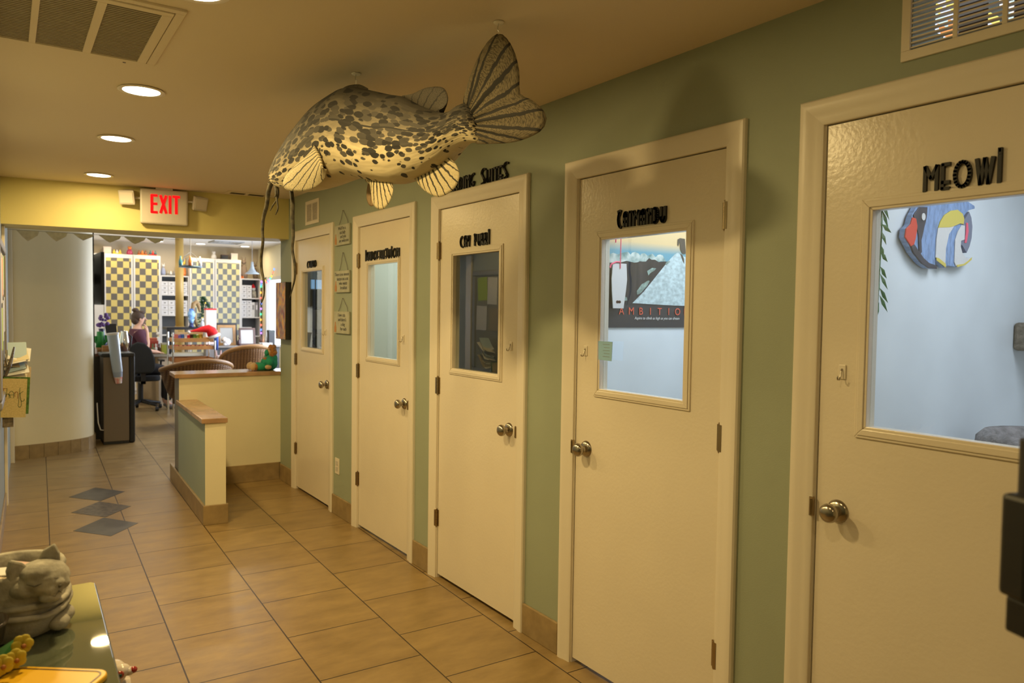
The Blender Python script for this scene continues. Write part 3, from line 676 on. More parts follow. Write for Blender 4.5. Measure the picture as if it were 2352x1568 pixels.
# slot diffuser by the beam
t = thing('slot_diffuser', 'thin slot air diffuser in the ceiling beside the exit sign', 'vent', (1.60, 6.18, 2.41))
b = bm_(); box(b, 1.46, 6.09, 2.404, 1.80, 6.24, 2.4105); obj('diffuser_frame', b, M['ceil'], t, bevel=0.002)
for x0, x1 in ((1.49, 1.60), (1.63, 1.75)):
    b = bm_(); box(b, x0, 6.13, 2.402, x1, 6.19, 2.4045); obj('slot', b, M['dark'], t)

# exit sign on the beam (turned with it)
RB = Matrix.Translation((1.037, 6.357, 0)) @ Matrix.Rotation(math.atan2(-0.258, 2.041), 4, 'Z')
t = thing('exit_sign', 'white exit sign with glowing red letters and two emergency lamps', 'sign', (1.037, 6.35, 2.13))
b = bm_(); box(b, -0.168, -0.062, 2.130, 0.168, -0.012, 2.398, RB); obj('sign_box', b, M['wplastic'], t, bevel=0.012)
b = bm_(); box(b, -0.060, -0.058, 2.396, 0.060, -0.010, 2.411, RB); obj('ceiling_mount', b, M['wplastic'], t)
RED = emit('lit_red_letters', (1.0, 0.008, 0.008), 1.5)
def exl(parts, u0):
    b = bm_()
    for st in parts: ribbon(b, [(u0+p[0], 2.220+p[1]) for p in st], 0.019, -0.0655, -0.0615, lambda p, q, d: RB @ Vector((p, d, q)))
    obj('letter', b, RED, t)
h_ = 0.128
exl([[(0.034, h_), (0, h_), (0, 0), (0.034, 0)], [(0, 0.064), (0.032, 0.064)]], -0.087)
exl([[(0, h_), (0.038, 0)], [(0.038, h_), (0, 0)]], -0.026)
exl([[(0, h_), (0, 0)]], 0.040)
exl([[(-0.021, h_), (0.021, h_)], [(0, h_), (0, 0)]], 0.084)
for sx, lb in ((-1, None), (1, None)):
    b = bm_(); R = RB @ Matrix.Translation((sx*0.247, -0.045, 2.328 if sx < 0 else 2.318)) @ Matrix.Rotation(math.radians(-22 if sx < 0 else 25), 4, 'Z') @ Matrix.Rotation(math.radians(16), 4, 'X')
    prism(b, [(-0.058, -0.038), (0.058, -0.038), (0.034, 0.030), (-0.034, 0.030)], -0.058, 0.050, R)
    hd = obj('lamp_head', b, M['wplastic'], t, bevel=0.006)
    b = bm_(); box(b, -0.048, -0.042, -0.046, 0.048, -0.0382, 0.038, R); obj('lens', b, mat('frosted_lamp_lens', (0.72, 0.66, 0.58), 0.15), hd, bevel=0.003)
    b = bm_(); p0 = RB @ Vector((sx*0.166, -0.035, 2.322)); p1 = RB @ Vector((sx*0.225, -0.028, 2.322)); cyl(b, p0, p1, 0.009, n=12); obj('swivel_arm', b, M['wplastic'], t)

# ------------------------------------------------------------------ hanging stuffed catfish
FA = Vector((1.304, 2.0)); FT = Vector((-0.21339, 0.97697)); FN = Vector((-0.97697, -0.21339, 0))      # along the fish; towards the viewer
def FP(s, z, off=0.0): return Vector((FA.x+FT.x*s, FA.y+FT.y*s, z)) + FN*off
FST = [((1.423, 2.091), (1.405, 2.068)), ((1.356, 2.121), (1.356, 2.031)), ((1.276, 2.18), (1.244, 1.999)), ((1.183, 2.235), (1.115, 1.988)), ((1.094, 2.281), (0.979, 1.99)), ((0.995, 2.322), (0.857, 2.001)), ((0.886, 2.346), (0.767, 2.006)), ((0.783, 2.355), (0.693, 1.987)), ((0.671, 2.322), (0.597, 1.966)), ((0.555, 2.285), (0.495, 1.953)), ((0.455, 2.256), (0.408, 1.961)), ((0.36, 2.209), (0.327, 1.973)), ((0.269, 2.17), (0.257, 1.995)), ((0.212, 2.163), (0.2, 2.026)), ((0.174, 2.179), (0.14, 2.047)), ((0.142, 2.179), (0.09, 2.044)), ((0.115, 2.165), (0.078, 2.055))]
def cat(a, c, t, p0, p3):      # Catmull-Rom between a and c
    return 0.5*((2*a) + (c-p0)*t + (2*p0-5*a+4*c-p3)*t*t + (3*a-p0-3*c+p3)*t**3)
def dense(seq, k):
    out = []
    n = len(seq)
    for i in range(n-1):
        p0, a, c, p3 = seq[max(i-1, 0)], seq[i], seq[i+1], seq[min(i+2, n-1)]
        for j in range(k):
            t = j/k; out.append(tuple(cat(a[d], c[d], t, p0[d], p3[d]) for d in range(len(a))))
    out.append(tuple(seq[-1])); return out
WID = [0.012, 0.055, 0.085, 0.105, 0.118, 0.125, 0.128, 0.126, 0.120, 0.112, 0.104, 0.093, 0.080, 0.062, 0.042, 0.028, 0.006]
rows = dense([(a[0], a[1], c[0], c[1], wd) for (a, c), wd in zip(FST, WID)], 5)
fish = thing('hanging_catfish', 'large stuffed spotted catfish hung from the hall ceiling', 'stuffed fish', (1.16, 2.66, 2.16))
b = bm_(); NR = 32; rings = []; uvs = {}
for i, (ts, tz, bs, bz, wd) in enumerate(rows):
    ring = []
    for k in range(NR):
        a = 2*PI*k/NR; v = 0.5+0.5*math.sin(a); cc = math.cos(a)
        # slightly fuller towards the belly
        hh = v
        w_ = wd*abs(cc)**0.85*(1 if cc >= 0 else -1)
        q = b.verts.new(FP(bs+(ts-bs)*hh, bz+(tz-bz)*hh, w_)); ring.append(q); uvs[q] = (i/(len(rows)-1), v)
    rings.append(ring)
for a, c in zip(rings, rings[1:]):
    for k in range(NR): b.faces.new((a[k], a[(k+1)%NR], c[(k+1)%NR], c[k]))
b.faces.new(rings[0][::-1]); b.faces.new(rings[-1])
ul = b.loops.layers.uv.new('uv')
for f in b.faces:
    for l in f.loops: l[ul].uv = uvs[l.vert]
obj('body', b, M['fish'], fish, smooth=True)
def resamp(pts, n):
    P = [Vector(p) for p in dense(pts, 4)]; L_ = [0]
    for a, c in zip(P, P[1:]): L_.append(L_[-1]+(c-a).length)
    out = []
    for i in range(n):
        d = L_[-1]*i/(n-1); j = 0
        while j < len(L_)-2 and L_[j+1] < d: j += 1
        t = (d-L_[j])/max(1e-9, L_[j+1]-L_[j]); out.append(P[j].lerp(P[j+1], t))
    return out
def fin(name, base, outer, m, off, thick, tip_off=None, n=40, k=12, scallop=0.0):
    Bp, Op = resamp(base, n), resamp(outer, n); b = bm_(); ul = b.loops.layers.uv.new('uv'); uvs = {}
    sides = []
    for sgn in (1, -1):
        g_ = []
        for i in range(n):
            row = []
            for j in range(k+1):
                v = j/k; p = Bp[i].lerp(Op[i], v); e = math.sin(PI*min(1, max(0, i/(n-1))))**0.5
                th = thick*(1-v**3)*(0.25+0.75*e)*(0.75+0.25*math.cos(i/(n-1)*2*PI*8)*scallop) if j < k else 0.001
                o_ = off + ((tip_off if tip_off is not None else off)-off)*v
                q = b.verts.new(FP(p.x, p.y, o_ + sgn*th/2)); uvs[q] = (i/(n-1), v); row.append(q)
            g_.append(row)
        sides.append(g_)
        for i in range(n-1):
            for j in range(k): b.faces.new((g_[i][j], g_[i+1][j], g_[i+1][j+1], g_[i][j+1]))
    A_, B_ = sides
    for i in range(n-1):
        b.faces.new((A_[i][k], A_[i+1][k], B_[i+1][k], B_[i][k])); b.faces.new((A_[i][0], A_[i+1][0], B_[i+1][0], B_[i][0]))
    for i in (0, n-1):
        for j in range(k): b.faces.new((A_[i][j], A_[i][j+1], B_[i][j+1], B_[i][j]))
    for f in b.faces:
        for l in f.loops: l[ul].uv = uvs[l.vert]
    return obj(name, b, m, fish, smooth=True)
fin('tail_fin', [(0.158, 2.182), (0.128, 2.168), (0.095, 2.124), (0.085, 2.085), (0.100, 2.050)],
    [(0.161, 2.195), (0.143, 2.244), (0.103, 2.31), (0.052, 2.358), (0.001, 2.374), (-0.041, 2.342), (-0.074, 2.288), (-0.091, 2.227), (-0.095, 2.166), (-0.148, 2.136), (-0.202, 2.084), (-0.191, 2.043), (-0.127, 2.025), (-0.047, 2.022), (0.095, 2.039)], M['tailfin'], 0.0, 0.040, scallop=1)
fin('pectoral_fin', [(0.877, 2.125), (0.837, 2.076), (0.815, 2.03)],
    [(0.890, 2.131), (1.015, 2.086), (1.102, 2.059), (1.155, 2.018), (1.124, 1.982), (1.014, 1.965), (0.916, 1.969), (0.849, 1.993), (0.826, 2.030)], M['pecfin'], 0.124, 0.020, tip_off=0.098)
fin('anal_fin', [(0.413, 1.968), (0.316, 1.990), (0.223, 2.018)], [(0.413, 1.959), (0.377, 1.927), (0.336, 1.902), (0.275, 1.884), (0.208, 1.903), (0.178, 1.938), (0.189, 1.977), (0.22, 2.008)], M['fin'], 0.0, 0.028)
fin('pelvic_fin', [(0.687, 1.995), (0.597, 1.982), (0.523, 1.975)], [(0.683, 1.979), (0.642, 1.955), (0.644, 1.912), (0.625, 1.879), (0.578, 1.864), (0.533, 1.888), (0.512, 1.927), (0.52, 1.954)], M['fin'], 0.02, 0.024)
fin('pelvic_fin', [(0.767, 2.020), (0.711, 2.006)], [(0.767, 2.004), (0.786, 1.97), (0.785, 1.926), (0.759, 1.901), (0.717, 1.912), (0.698, 1.953), (0.707, 1.99)], M['farfin'], -0.06, 0.018)
fin('adipose_fin', [(0.455, 2.245), (0.381, 2.208), (0.26, 2.162)], [(0.453, 2.256), (0.392, 2.252), (0.32, 2.258), (0.242, 2.246), (0.213, 2.222), (0.206, 2.194), (0.226, 2.175), (0.258, 2.171)], M['darkfin'], 0.0, 0.05, tip_off=0.03)
fin('dorsal_fin', [(0.883, 2.330), (0.783, 2.340), (0.702, 2.322)], [(0.883, 2.345), (0.873, 2.367), (0.834, 2.373), (0.783, 2.368), (0.745, 2.359), (0.7, 2.337)], M['darkfin'], 0.0, 0.03)
b = bm_(); ball(b, FP(1.285, 2.062, 0.062), 0.0095, n=12); ey = obj('eye', b, M['plushl'], fish, smooth=True)
b = bm_(); ball(b, FP(1.287, 2.060, 0.069), 0.0058, n=10); obj('pupil', b, M['black'], ey, smooth=True)
b = bm_(); tube(b, [FP(1.405, 2.07, 0.0), FP(1.375, 2.055, 0.035), FP(1.33, 2.035, 0.07), FP(1.28, 2.02, 0.088)], 0.0022, 6); obj('mouth_seam', b, M['barbel'], fish, smooth=True)
def barbel(pts, r0, off, offe=None):
    P = dense(pts, 5); n = len(P); b = bm_()
    rr = []
    for i in range(n):
        t = i/(n-1); rr.append(r0*(1-t)**0.55*(1+0.12*math.sin(t*11)) + 0.0010)
    tube(b, [FP(p[0], p[1], off + ((offe if offe is not None else off)-off)*i/(n-1)) for i, p in enumerate(P)], rr, 8)
    obj('barbel', b, M['barbel'], fish, smooth=True)
barbel([(1.395, 2.082), (1.434, 2.072), (1.472, 2.027), (1.491, 1.961), (1.522, 1.903), (1.529, 1.842), (1.525, 1.796), (1.541, 1.728), (1.537, 1.67), (1.521, 1.631), (1.512, 1.588), (1.518, 1.542), (1.549, 1.507)], 0.0095, -0.01)
barbel([(1.21, 2.01), (1.196, 1.946), (1.196, 1.875), (1.189, 1.803), (1.196, 1.757), (1.192, 1.728), (1.178, 1.685), (1.176, 1.624), (1.195, 1.578), (1.218, 1.534)], 0.0080, 0.03)
barbel([(1.372, 2.033), (1.372, 1.988), (1.416, 1.954), (1.441, 1.932)], 0.004, 0.0)
barbel([(1.357, 2.033), (1.346, 1.978), (1.336, 1.933), (1.357, 1.905)], 0.005, 0.02)
barbel([(1.329, 2.033), (1.332, 1.995), (1.346, 1.981)], 0.004, 0.03)
CLEAR = glass_mat('clear_plastic', (0.85, 0.85, 0.82), 0.1)
for (s, z, lb) in ((0.002, 2.372, 'above the catfish tail'), (0.778, 2.366, 'above the catfish dorsal fin')):
    t = thing('ceiling_hook', 'tiny clear ceiling hook and loop ' + lb, 'hook', FP(s, 2.41))
    b = bm_(); p = FP(s, 2.4045); lathe(b, [(0.0, 0), (0.016, 0), (0.018, 0.004), (0.0, 0.005)], p, 20); obj('base_disc', b, M['trimw'], t, smooth=True)
    b = bm_(); tube(b, [FP(s, 2.405), FP(s+0.004, 2.395), FP(s+0.004, 2.386), FP(s, 2.380), FP(s-0.006, 2.384)], 0.0016, 6); obj('hook_wire', b, M['chrome'], t, smooth=True)
    b = bm_(); tube(b, [FP(s, 2.384), FP(s+0.003, 2.374), FP(s, z-0.006), FP(s-0.003, 2.374), FP(s, 2.384)], 0.0012, 5); obj('thread_loop', b, M['trimw'], t)

# ------------------------------------------------------------------ half walls with tile caps
def wing():
    x00, x01, x10, x11 = 1.120, 1.252, 1.163, 1.292       # front left/right, back left/right
    b = bm_(); fs = prism(b, [(x00, 5.332), (x01, 5.312), (x11, 6.50), (x10, 6.52)], 0, 0.700)
    for f in fs: f.material_index = 0
    fs[5].material_index = 1
    return b
b = wing(); struct('wall_half_wing', b, [M['cream'], mat('pale_sage_paint', (0.38, 0.46, 0.41), 0.6, noise=0.05, nscale=3)])
b = bm_(); prism(b, [(1.096, 5.318), (1.262, 5.298), (1.306, 6.496), (1.145, 6.52)], 0.700, 0.733); struct('trim_wing_cap', b, M['cap'], bevel=0.004)
b = bm_(); fs = prism(b, [(1.166, 6.500), (1.981, 6.462), (1.981, 6.76), (1.185, 6.80)], 0, 0.913); fs[5].material_index = 1; struct('wall_half', b, [M['cream'], M['grey']])
b = bm_(); prism(b, [(1.130, 6.478), (1.979, 6.448), (1.995, 6.50), (2.10, 6.50), (2.10, 6.80), (1.150, 6.83)], 0.913, 0.945); struct('trim_half_cap', b, M['cap'], bevel=0.004)
b = bm_(); box(b, 1.981, 6.462, 0, 2.10, 6.76, 0.913); struct('wall_half_end', b, M['cream'])
b = bm_()
prism(b, [(1.104, 5.318), (1.120, 5.318), (1.163, 6.50), (1.187, 6.95), (1.171, 6.95), (1.147, 6.50)], 0, 0.135)
prism(b, [(1.104, 5.316), (1.104, 5.332), (1.264, 5.312), (1.264, 5.296)], 0, 0.135)
prism(b, [(1.252, 5.312), (1.264, 5.312), (1.306, 6.46), (1.292, 6.49)], 0, 0.135)
struct('baseboard_wing', b, M['base'], bevel=0.003)
b = bm_(); prism(b, [(1.306, 6.480), (1.968, 6.448), (1.981, 6.462), (1.292, 6.496)], 0, 0.150); struct('baseboard_half', b, M['base'], bevel=0.003)

# canvas painting hung on the end of the door wall
t = thing('canvas_painting', 'tall red and black canvas painting hung on the wall end by the lobby', 'painting', (XW, 6.27, 1.23))
b = bm_(); box(b, 1.922, 6.139, 1.232, 1.979, 6.403, 1.712); obj('canvas_block', b, M['black'], t)
def painting_mat():
    m, N, L, P = new_mat('abstract_painting'); P.inputs['Roughness'].default_value = 0.5
    tc = N.new('ShaderNodeTexCoord'); mp = N.new('ShaderNodeMapping'); mp.inputs['Scale'].default_value = (1, 16, 7); L.new(tc.outputs['Object'], mp.inputs[0])
    n = N.new('ShaderNodeTexNoise'); n.inputs['Scale'].default_value = 1.6; n.inputs['Detail'].default_value = 4; L.new(mp.outputs[0], n.inputs['Vector'])
    r = N.new('ShaderNodeValToRGB'); e = r.color_ramp.elements; e[0].position = 0.3; e[0].color = (0.12, 0.16, 0.16, 1); e[1].position = 0.72; e[1].color = (0.62, 0.05, 0.05, 1)
    for p, c in ((0.42, (0.35, 0.10, 0.16)), (0.5, (0.36, 0.34, 0.30)), (0.56, (0.80, 0.36, 0.14)), (0.64, (0.70, 0.52, 0.10))): q = e.new(p); q.color = (*c, 1)
    L.new(n.outputs['Fac'], r.inputs[0]); L.new(r.outputs[0], P.inputs['Base Color']); return m
b = bm_(); box(b, 1.9205, 6.142, 1.235, 1.9218, 6.400, 1.709); obj('painted_face', b, painting_mat(), t)

# ------------------------------------------------------------------ things inside the suites
# poster on the partition behind the fourth door
t = thing('climbing_poster', 'black poster reading AMBITION with a snowy peak, seen through a door window', 'poster', (2.62, 2.60, 1.42))
PX = lambda u: 2.294 + u*0.636; PZ = lambda v: 1.424 + v*0.62
b = bm_(); box(b, PX(0), 2.5935, PZ(0), PX(1), 2.5965, PZ(1)); obj('sheet', b, mat('poster_charcoal', (0.05, 0.045, 0.05), 0.35), t)
Y1, Y2 = 2.5915, 2.5934
UX = lambda u: 2.294 + (u/6.67-11)*0.00291
UZ = lambda v: 1.424 + (222-v/6.67)*0.00200
def pr_(name, polys, y0, y1, m):
    b = bm_()
    for P in polys: prism_y(b, [(UX(u), UZ(v)) for u, v in P], y0, y1)
    obj(name, b, m, t)
def sky_mat():
    m, N, L, P = new_mat('poster_sky_print'); tc = N.new('ShaderNodeTexCoord'); sp = N.new('ShaderNodeSeparateXYZ'); L.new(tc.outputs['Object'], sp.inputs[0])
    a = N.new('ShaderNodeMath'); a.operation = 'MULTIPLY_ADD'; a.inputs[1].default_value = 10; a.inputs[2].default_value = -3.5; L.new(sp.outputs['Z'], a.inputs[0])
    r = N.new('ShaderNodeValToRGB'); e = r.color_ramp.elements; e[0].position = 0.15; e[0].color = (0.16, 0.36, 0.44, 1); e[1].position = 0.62; e[1].color = (0.75, 0.55, 0.28, 1)
    L.new(a.outputs[0], r.inputs[0]); L.new(r.outputs[0], P.inputs['Base Color']); return m
pr_('printed_sky', [[(75, -500), (1420, -500), (1420, 420), (75, 420)]], Y1+.001, Y2, sky_mat())
CL1 = [(80, 330), (130, 345), (180, 320), (240, 340), (300, 310), (340, 300), (390, 285), (430, 330), (455, 295), (500, 280), (545, 300), (570, 330), (600, 295), (640, 290), (690, 330), (725, 305), (760, 285), (810, 340), (845, 300), (880, 290), (920, 300), (945, 350), (970, 390)]
pr_('printed_clouds', [CL1 + [(960, 400), (900, 395), (860, 415), (800, 380), (750, 385), (710, 360), (660, 420), (610, 425), (570, 420), (540, 440), (490, 450), (430, 440), (370, 430), (290, 460), (200, 470), (80, 480)]], Y1-.0005, Y1+.0008, mat('poster_cloud_print', (0.66, 0.72, 0.66), 0.4, noise=0.6, nscale=24, col2=(0.15, 0.27, 0.25)))
pr_('printed_valley', [[(80, 470), (290, 455), (370, 428), (490, 448), (570, 418), (660, 418), (710, 358), (800, 378), (860, 412), (960, 398), (1100, 410), (1100, 1115), (80, 1115)]], Y1+.0003, Y1+.0009, mat('poster_valley_print', (0.060, 0.050, 0.050), 0.35, noise=0.5, nscale=9, mapscale=(3, 1, .3)))
pr_('printed_peak', [[(470, 1092), (640, 900), (950, 470), (1000, 400), (1110, 270), (1160, 235), (1200, 262), (1280, 300), (1420, 400), (1420, 1118), (1130, 1116)]], Y1-.0012, Y1-.0006, mat('poster_snow_print', (0.62, 0.74, 0.74), 0.4, noise=0.35, nscale=26, mapscale=(1.6, 1, 2.2)))
pr_('printed_ridge', [[(680, 570), (760, 515), (820, 520), (790, 560), (730, 600), (700, 645)], [(530, 900), (600, 790), (700, 722), (722, 730), (690, 800), (590, 930), (535, 960)], [(310, 1030), (345, 990), (385, 1005), (392, 1050), (330, 1068)], [(960, 430), (1000, 385), (1040, 395), (975, 460)]], Y1-.0018, Y1-.0013, mat('poster_ridge_print', (0.34, 0.46, 0.40), 0.4, noise=0.6, nscale=40))
pr_('printed_climber', [[(1150, 20), (1150, 110), (1165, 130), (1185, 60), (1197, 180), (1230, 245), (1262, 252), (1290, 240), (1270, 0), (1190, -5)], [(1195, 250), (1235, 270), (1262, 330), (1270, 420), (1235, 360)]], Y1-.0018, Y1-.0013, mat('poster_climber_print', (0.10, 0.08, 0.06), 0.4))
RP = mat('poster_red_print', (0.75, 0.13, 0.07), 0.5)
for k, ch in enumerate('AMBITION'):
    text('letter', ch, 0.050, (2.397+0.063*k, Y1-.002, 1.486), RY, RP, t, 0.0006)
text('motto', 'Aspire to climb as high as you can dream', 0.0185, (2.635, Y1-.002, 1.4635), RY, M['paper'], t, 0.0003, shear=0.3)
# paddle shaped tag hanging inside the fourth window on a pink ribbon
TX = lambda px: 2.294 + (px-1396)*0.00291
TZ = lambda py: 1.424 + (752-py)*0.00200
TY = 2.560
t = thing('hanging_tag', 'white paddle shaped tag on a pink ribbon before the climbing poster', 'tag', (TX(1416), TY, TZ(708)))
b = bm_(); prism_y(b, [(TX(1404), TZ(707)), (TX(1426.5), TZ(707)), (TX(1431), TZ(665)), (TX(1433), TZ(640)), (TX(1431), TZ(603)), (TX(1402), TZ(603)), (TX(1400), TZ(640)), (TX(1401), TZ(665))], TY, TY+0.004); obj('tag_body', b, M['white'], t, bevel=0.001)
b = bm_(); tube(b, [(TX(1417), TY-0.002, TZ(615)), (TX(1417), TY-0.002, TZ(590)), (TX(1417.5), TY-0.002, TZ(450))], 0.0024, 6); tube(b, [(TX(1407), TY, TZ(556)), (TX(1407), TY, TZ(450))], 0.003, 6)
tube(b, [(TX(1416), TY-0.002, TZ(600)), (TX(1408), TY-0.002, TZ(600)), (TX(1398), TY, TZ(606)), (TX(1396), TY, TZ(614))], 0.004, 6); obj('ribbon', b, M['pink'], t)
b = bm_()
for ox in (-2.2, 2.2): prism_y(b, [(TX(1415+ox)+0.009*math.cos(a_*PI/4), TZ(692)+0.007*math.sin(a_*PI/4)) for a_ in range(8)], TY-0.001, TY)
obj('printed_heart', b, M['dwood_and_shade'], t)
b = bm_(); box(b, TX(1400), TY-0.006, TZ(430), TX(1424), TY+0.006, TZ(448)); obj('ribbon_peg', b, M['dwood_and_shade'], t)
t = thing('sticky_note', 'small aqua sticky note on the poster window frame', 'note', (1.98, 2.216, 1.34))
b = bm_(); prism_x(b, [(2.260, 1.379), (2.176, 1.379), (2.180, 1.302), (2.258, 1.304)], 1.9700, 1.9712); obj('note_sheet', b, mat('aqua_note_paper', (0.34, 0.60, 0.88), 0.8), t)
b = bm_()
for k in range(5): box(b, 1.9695, 2.192, 1.366-k*0.012, 1.9699, 2.232-0.006*(k%2), 1.3672-k*0.012)
obj('handwriting', b, M['grey'], t)
# wooden fish on the partition of the nearest suite
t = thing('wooden_fish_plaque', 'carved wooden angelfish in blue, yellow and red on the suite wall', 'wall decoration', (2.97, 1.45, 1.66))
def FQ(u, v): return (2.705+(u-140)*0.00059, 1.783+(590-v)*0.000275+(u-140)*0.000045)
def slab(name, pts, y0, y1, m): b = bm_(); prism_y(b, [FQ(*p) for p in pts], y0, y1); return obj(name, b, m, t, bevel=0.0015)
BL = mat('carved_blue_paint', (0.28, 0.42, 0.70), 0.4, noise=0.35, nscale=30, mapscale=(3, 1, 1), bump=0.2, bscale=60); WH = mat('carved_white_paint', (0.72, 0.70, 0.68), 0.4, bump=0.2, bscale=60)
DK = mat('carved_dark_paint', (0.06, 0.06, 0.09), 0.4, noise=0.3, nscale=20); YL = mat('carved_yellow_paint', (0.72, 0.58, 0.12), 0.4)
slab('fish_body', [(140, 590), (150, 480), (200, 420), (225, 300), (270, 200), (330, 90), (430, 10), (560, -40), (700, -50), (830, 20), (1040, 150), (1045, 190), (960, 215), (900, 290), (870, 390), (905, 520), (905, 640), (855, 660), (855, 740), (880, 830), (930, 900), (1010, 905), (990, 960), (910, 1010), (810, 1030), (700, 1000), (655, 1030), (530, 890), (540, 1040), (440, 1020), (350, 950), (240, 800)], 1.432, 1.452, BL)
slab('cream_band', [(525, 880), (528, 620), (545, 470), (640, 420), (760, 440), (690, 560), (655, 760), (655, 1028), (560, 900)], 1.428, 1.4319, WH)
slab('cream_band', [(775, 960), (775, 640), (810, 520), (860, 430), (900, 440), (905, 640), (855, 660), (855, 740), (880, 830), (930, 905), (1008, 908), (985, 955), (910, 1005), (800, 1020)], 1.428, 1.4319, WH)
slab('yellow_crescent', [(545, 470), (570, 380), (620, 290), (700, 230), (790, 215), (860, 270), (885, 340), (880, 420), (830, 410), (770, 440), (700, 465)], 1.427, 1.4319, YL)
slab('dark_face_stripe', [(232, 300), (300, 190), (400, 190), (395, 330), (370, 460), (340, 640), (350, 800), (320, 840), (300, 560), (260, 400)], 1.428, 1.4319, DK)
slab('red_mouth', [(140, 590), (150, 480), (200, 420), (220, 330), (262, 345), (282, 450), (268, 600), (250, 690), (215, 715)], 1.427, 1.4319, mat('carved_red_paint', (0.72, 0.07, 0.05), 0.4))
slab('dark_belly_edge', [(215, 715), (250, 690), (370, 880), (440, 950), (535, 990), (540, 1040), (440, 1022), (350, 950), (240, 800)], 1.426, 1.4319, DK)
slab('gold_belly_edge', [(528, 880), (560, 890), (655, 975), (655, 1030), (530, 920)], 1.426, 1.4279, YL)
slab('gold_tail_edge', [(800, 1000), (900, 990), (960, 950), (1012, 900), (1005, 940), (920, 1010), (810, 1034)], 1.426, 1.4279, YL)
slab('tail_fin', [(890, 400), (975, 235), (1010, 320), (1030, 450), (1025, 620), (1000, 740), (960, 835), (900, 730), (855, 690), (855, 655), (900, 640), (915, 520)], 1.434, 1.452, mat('carved_tail_paint', (0.20, 0.22, 0.30), 0.4))
slab('pink_tail_stripe', [(930, 395), (955, 400), (968, 520), (945, 690), (918, 690), (930, 540)], 1.431, 1.4339, M['pink'])
b = bm_(); ex, ez = FQ(345, 322); lathe(b, [(0.010, 1.425), (0.0135, 1.425), (0.0135, 1.4279), (0.010, 1.4279)], (ex, 0, ez), 20, 'y'); obj('eye_ring', b, WH, t)
# trailing leaves left of the fish, cat bed, carpeted perch
t = thing('trailing_vine', 'narrow trailing vine of pointed green leaves behind the nearest window', 'vine', (2.57, 1.44, 1.53))
b = bm_(); tube(b, [(2.560, 1.44, 1.95), (2.565, 1.438, 1.8), (2.558, 1.44, 1.53)], 0.003, 6); obj('stem', b, M['green'], t)
b = bm_(); random.seed(8)
for k in range(16):
    z = 1.92-k*0.025; s_ = 1 if k % 3 else -1; L_ = random.uniform(0.045, 0.075); a = random.uniform(-1.3, -0.5)
    d = Vector((s_*math.cos(a), random.uniform(-0.3, 0), math.sin(a)))*L_; p = Vector((2.562, 1.437, z)); nrm = Vector((d.z, 0, -d.x)).normalized()*0.011
    vs = [b.verts.new(q) for q in (p, p+d*0.45+nrm, p+d, p+d*0.45-nrm, p+d*0.5+Vector((0, -0.005, 0)))]
    for q in ((0, 1, 4), (1, 2, 4), (2, 3, 4), (3, 0, 4)): b.faces.new([vs[i] for i in q])
obj('leaves', b, M['green'], t, kind='stuff')
t = thing('cat_bed', 'round grey fleece cat bed at the bottom of the nearest window', 'pet bed', (3.25, 1.1, 0.95))
b = bm_(); lathe(b, [(0.0, 0.965), (0.14, 0.965), (0.16, 1.0), (0.18, 1.045), (0.205, 1.055), (0.23, 1.03), (0.235, 0.98), (0.22, 0.952), (0.0, 0.95)], (3.27, 1.16, 0), 32); obj('bolster', b, mat('grey_fleece', (0.34, 0.31, 0.30), 0.95, noise=0.4, nscale=30, bump=0.8, bscale=60), t, smooth=True)
t = thing('wall_shelf', 'white shelf carrying the grey cat bed', 'shelf', (3.3, 1.2, 0.93))
b = bm_(); box(b, 2.96, 0.92, 0.925, 4.3, 1.459, 0.949); obj('board', b, M['white'], t)
t = thing('cat_perch', 'tan carpeted cat perch on the suite wall at the right edge', 'cat perch', (3.8, 1.4, 1.35))
b = bm_(); box(b, 3.70, 1.15, 1.35, 4.0, 1.459, 1.475); obj('carpeted_block', b, mat('tan_carpet', (0.26, 0.22, 0.17), 0.95, noise=0.4, nscale=40, bump=0.6, bscale=80), t, bevel=0.015)
# first suite: window, grey cabinet, white counter seen through the glass
win3 = struct_empty('window_3', (2.26, 6.29, 1.66))
b = bm_(); box(b, 2.195, 6.285, 1.665, 2.222, 6.292, 1.745); box(b, 2.232, 6.285, 1.665, 2.40, 6.292, 1.745); obj('window_pane', b, emit('suite_window_daylight', (0.35, 0.62, 0.95), 0.75), win3)
b = bm_(); box(b, 2.185, 6.28, 1.745, 2.41, 6.295, 1.755); box(b, 2.222, 6.28, 1.665, 2.232, 6.295, 1.745); box(b, 2.185, 6.28, 1.655, 2.41, 6.295, 1.665); obj('window_frame', b, M['white'], win3)
t = thing('wall_cupboard', 'grey cupboard inside the farthest suite, below its bright window', 'cupboard', (2.4, 6.2, 1.49))
b = bm_(); box(b, 2.18, 6.10, 1.495, 2.75, 6.285, 1.655); obj('cupboard_body', b, mat('slate_grey_paint', (0.13, 0.14, 0.13), 0.5), t)
b = bm_(); box(b, 2.215, 6.09, 1.56, 2.75, 6.099, 1.645); obj('cupboard_door', b, mat('blue_grey_paint', (0.24, 0.27, 0.30), 0.5), t)
t = thing('storage_locker', 'white locker inside the farthest suite, under the grey cupboard', 'locker', (2.5, 6.1, 0))
b = bm_(); box(b, 2.17, 6.02, 1.32, 2.80, 6.28, 1.485); box(b, 2.52, 6.02, 0.0, 2.80, 6.28, 1.32); obj('locker_body', b, M['white'], t, bevel=0.004)
b = bm_(); box(b, 2.20, 6.01, 1.375, 2.262, 6.019, 1.475); obj('locker_door', b, mat('pale_grey_paint', (0.42, 0.42, 0.42), 0.4), t)
t = thing('cat_cushion', 'dark green cushion in the bottom of the farthest suite window', 'cushion', (2.2, 6.0, 1.1))
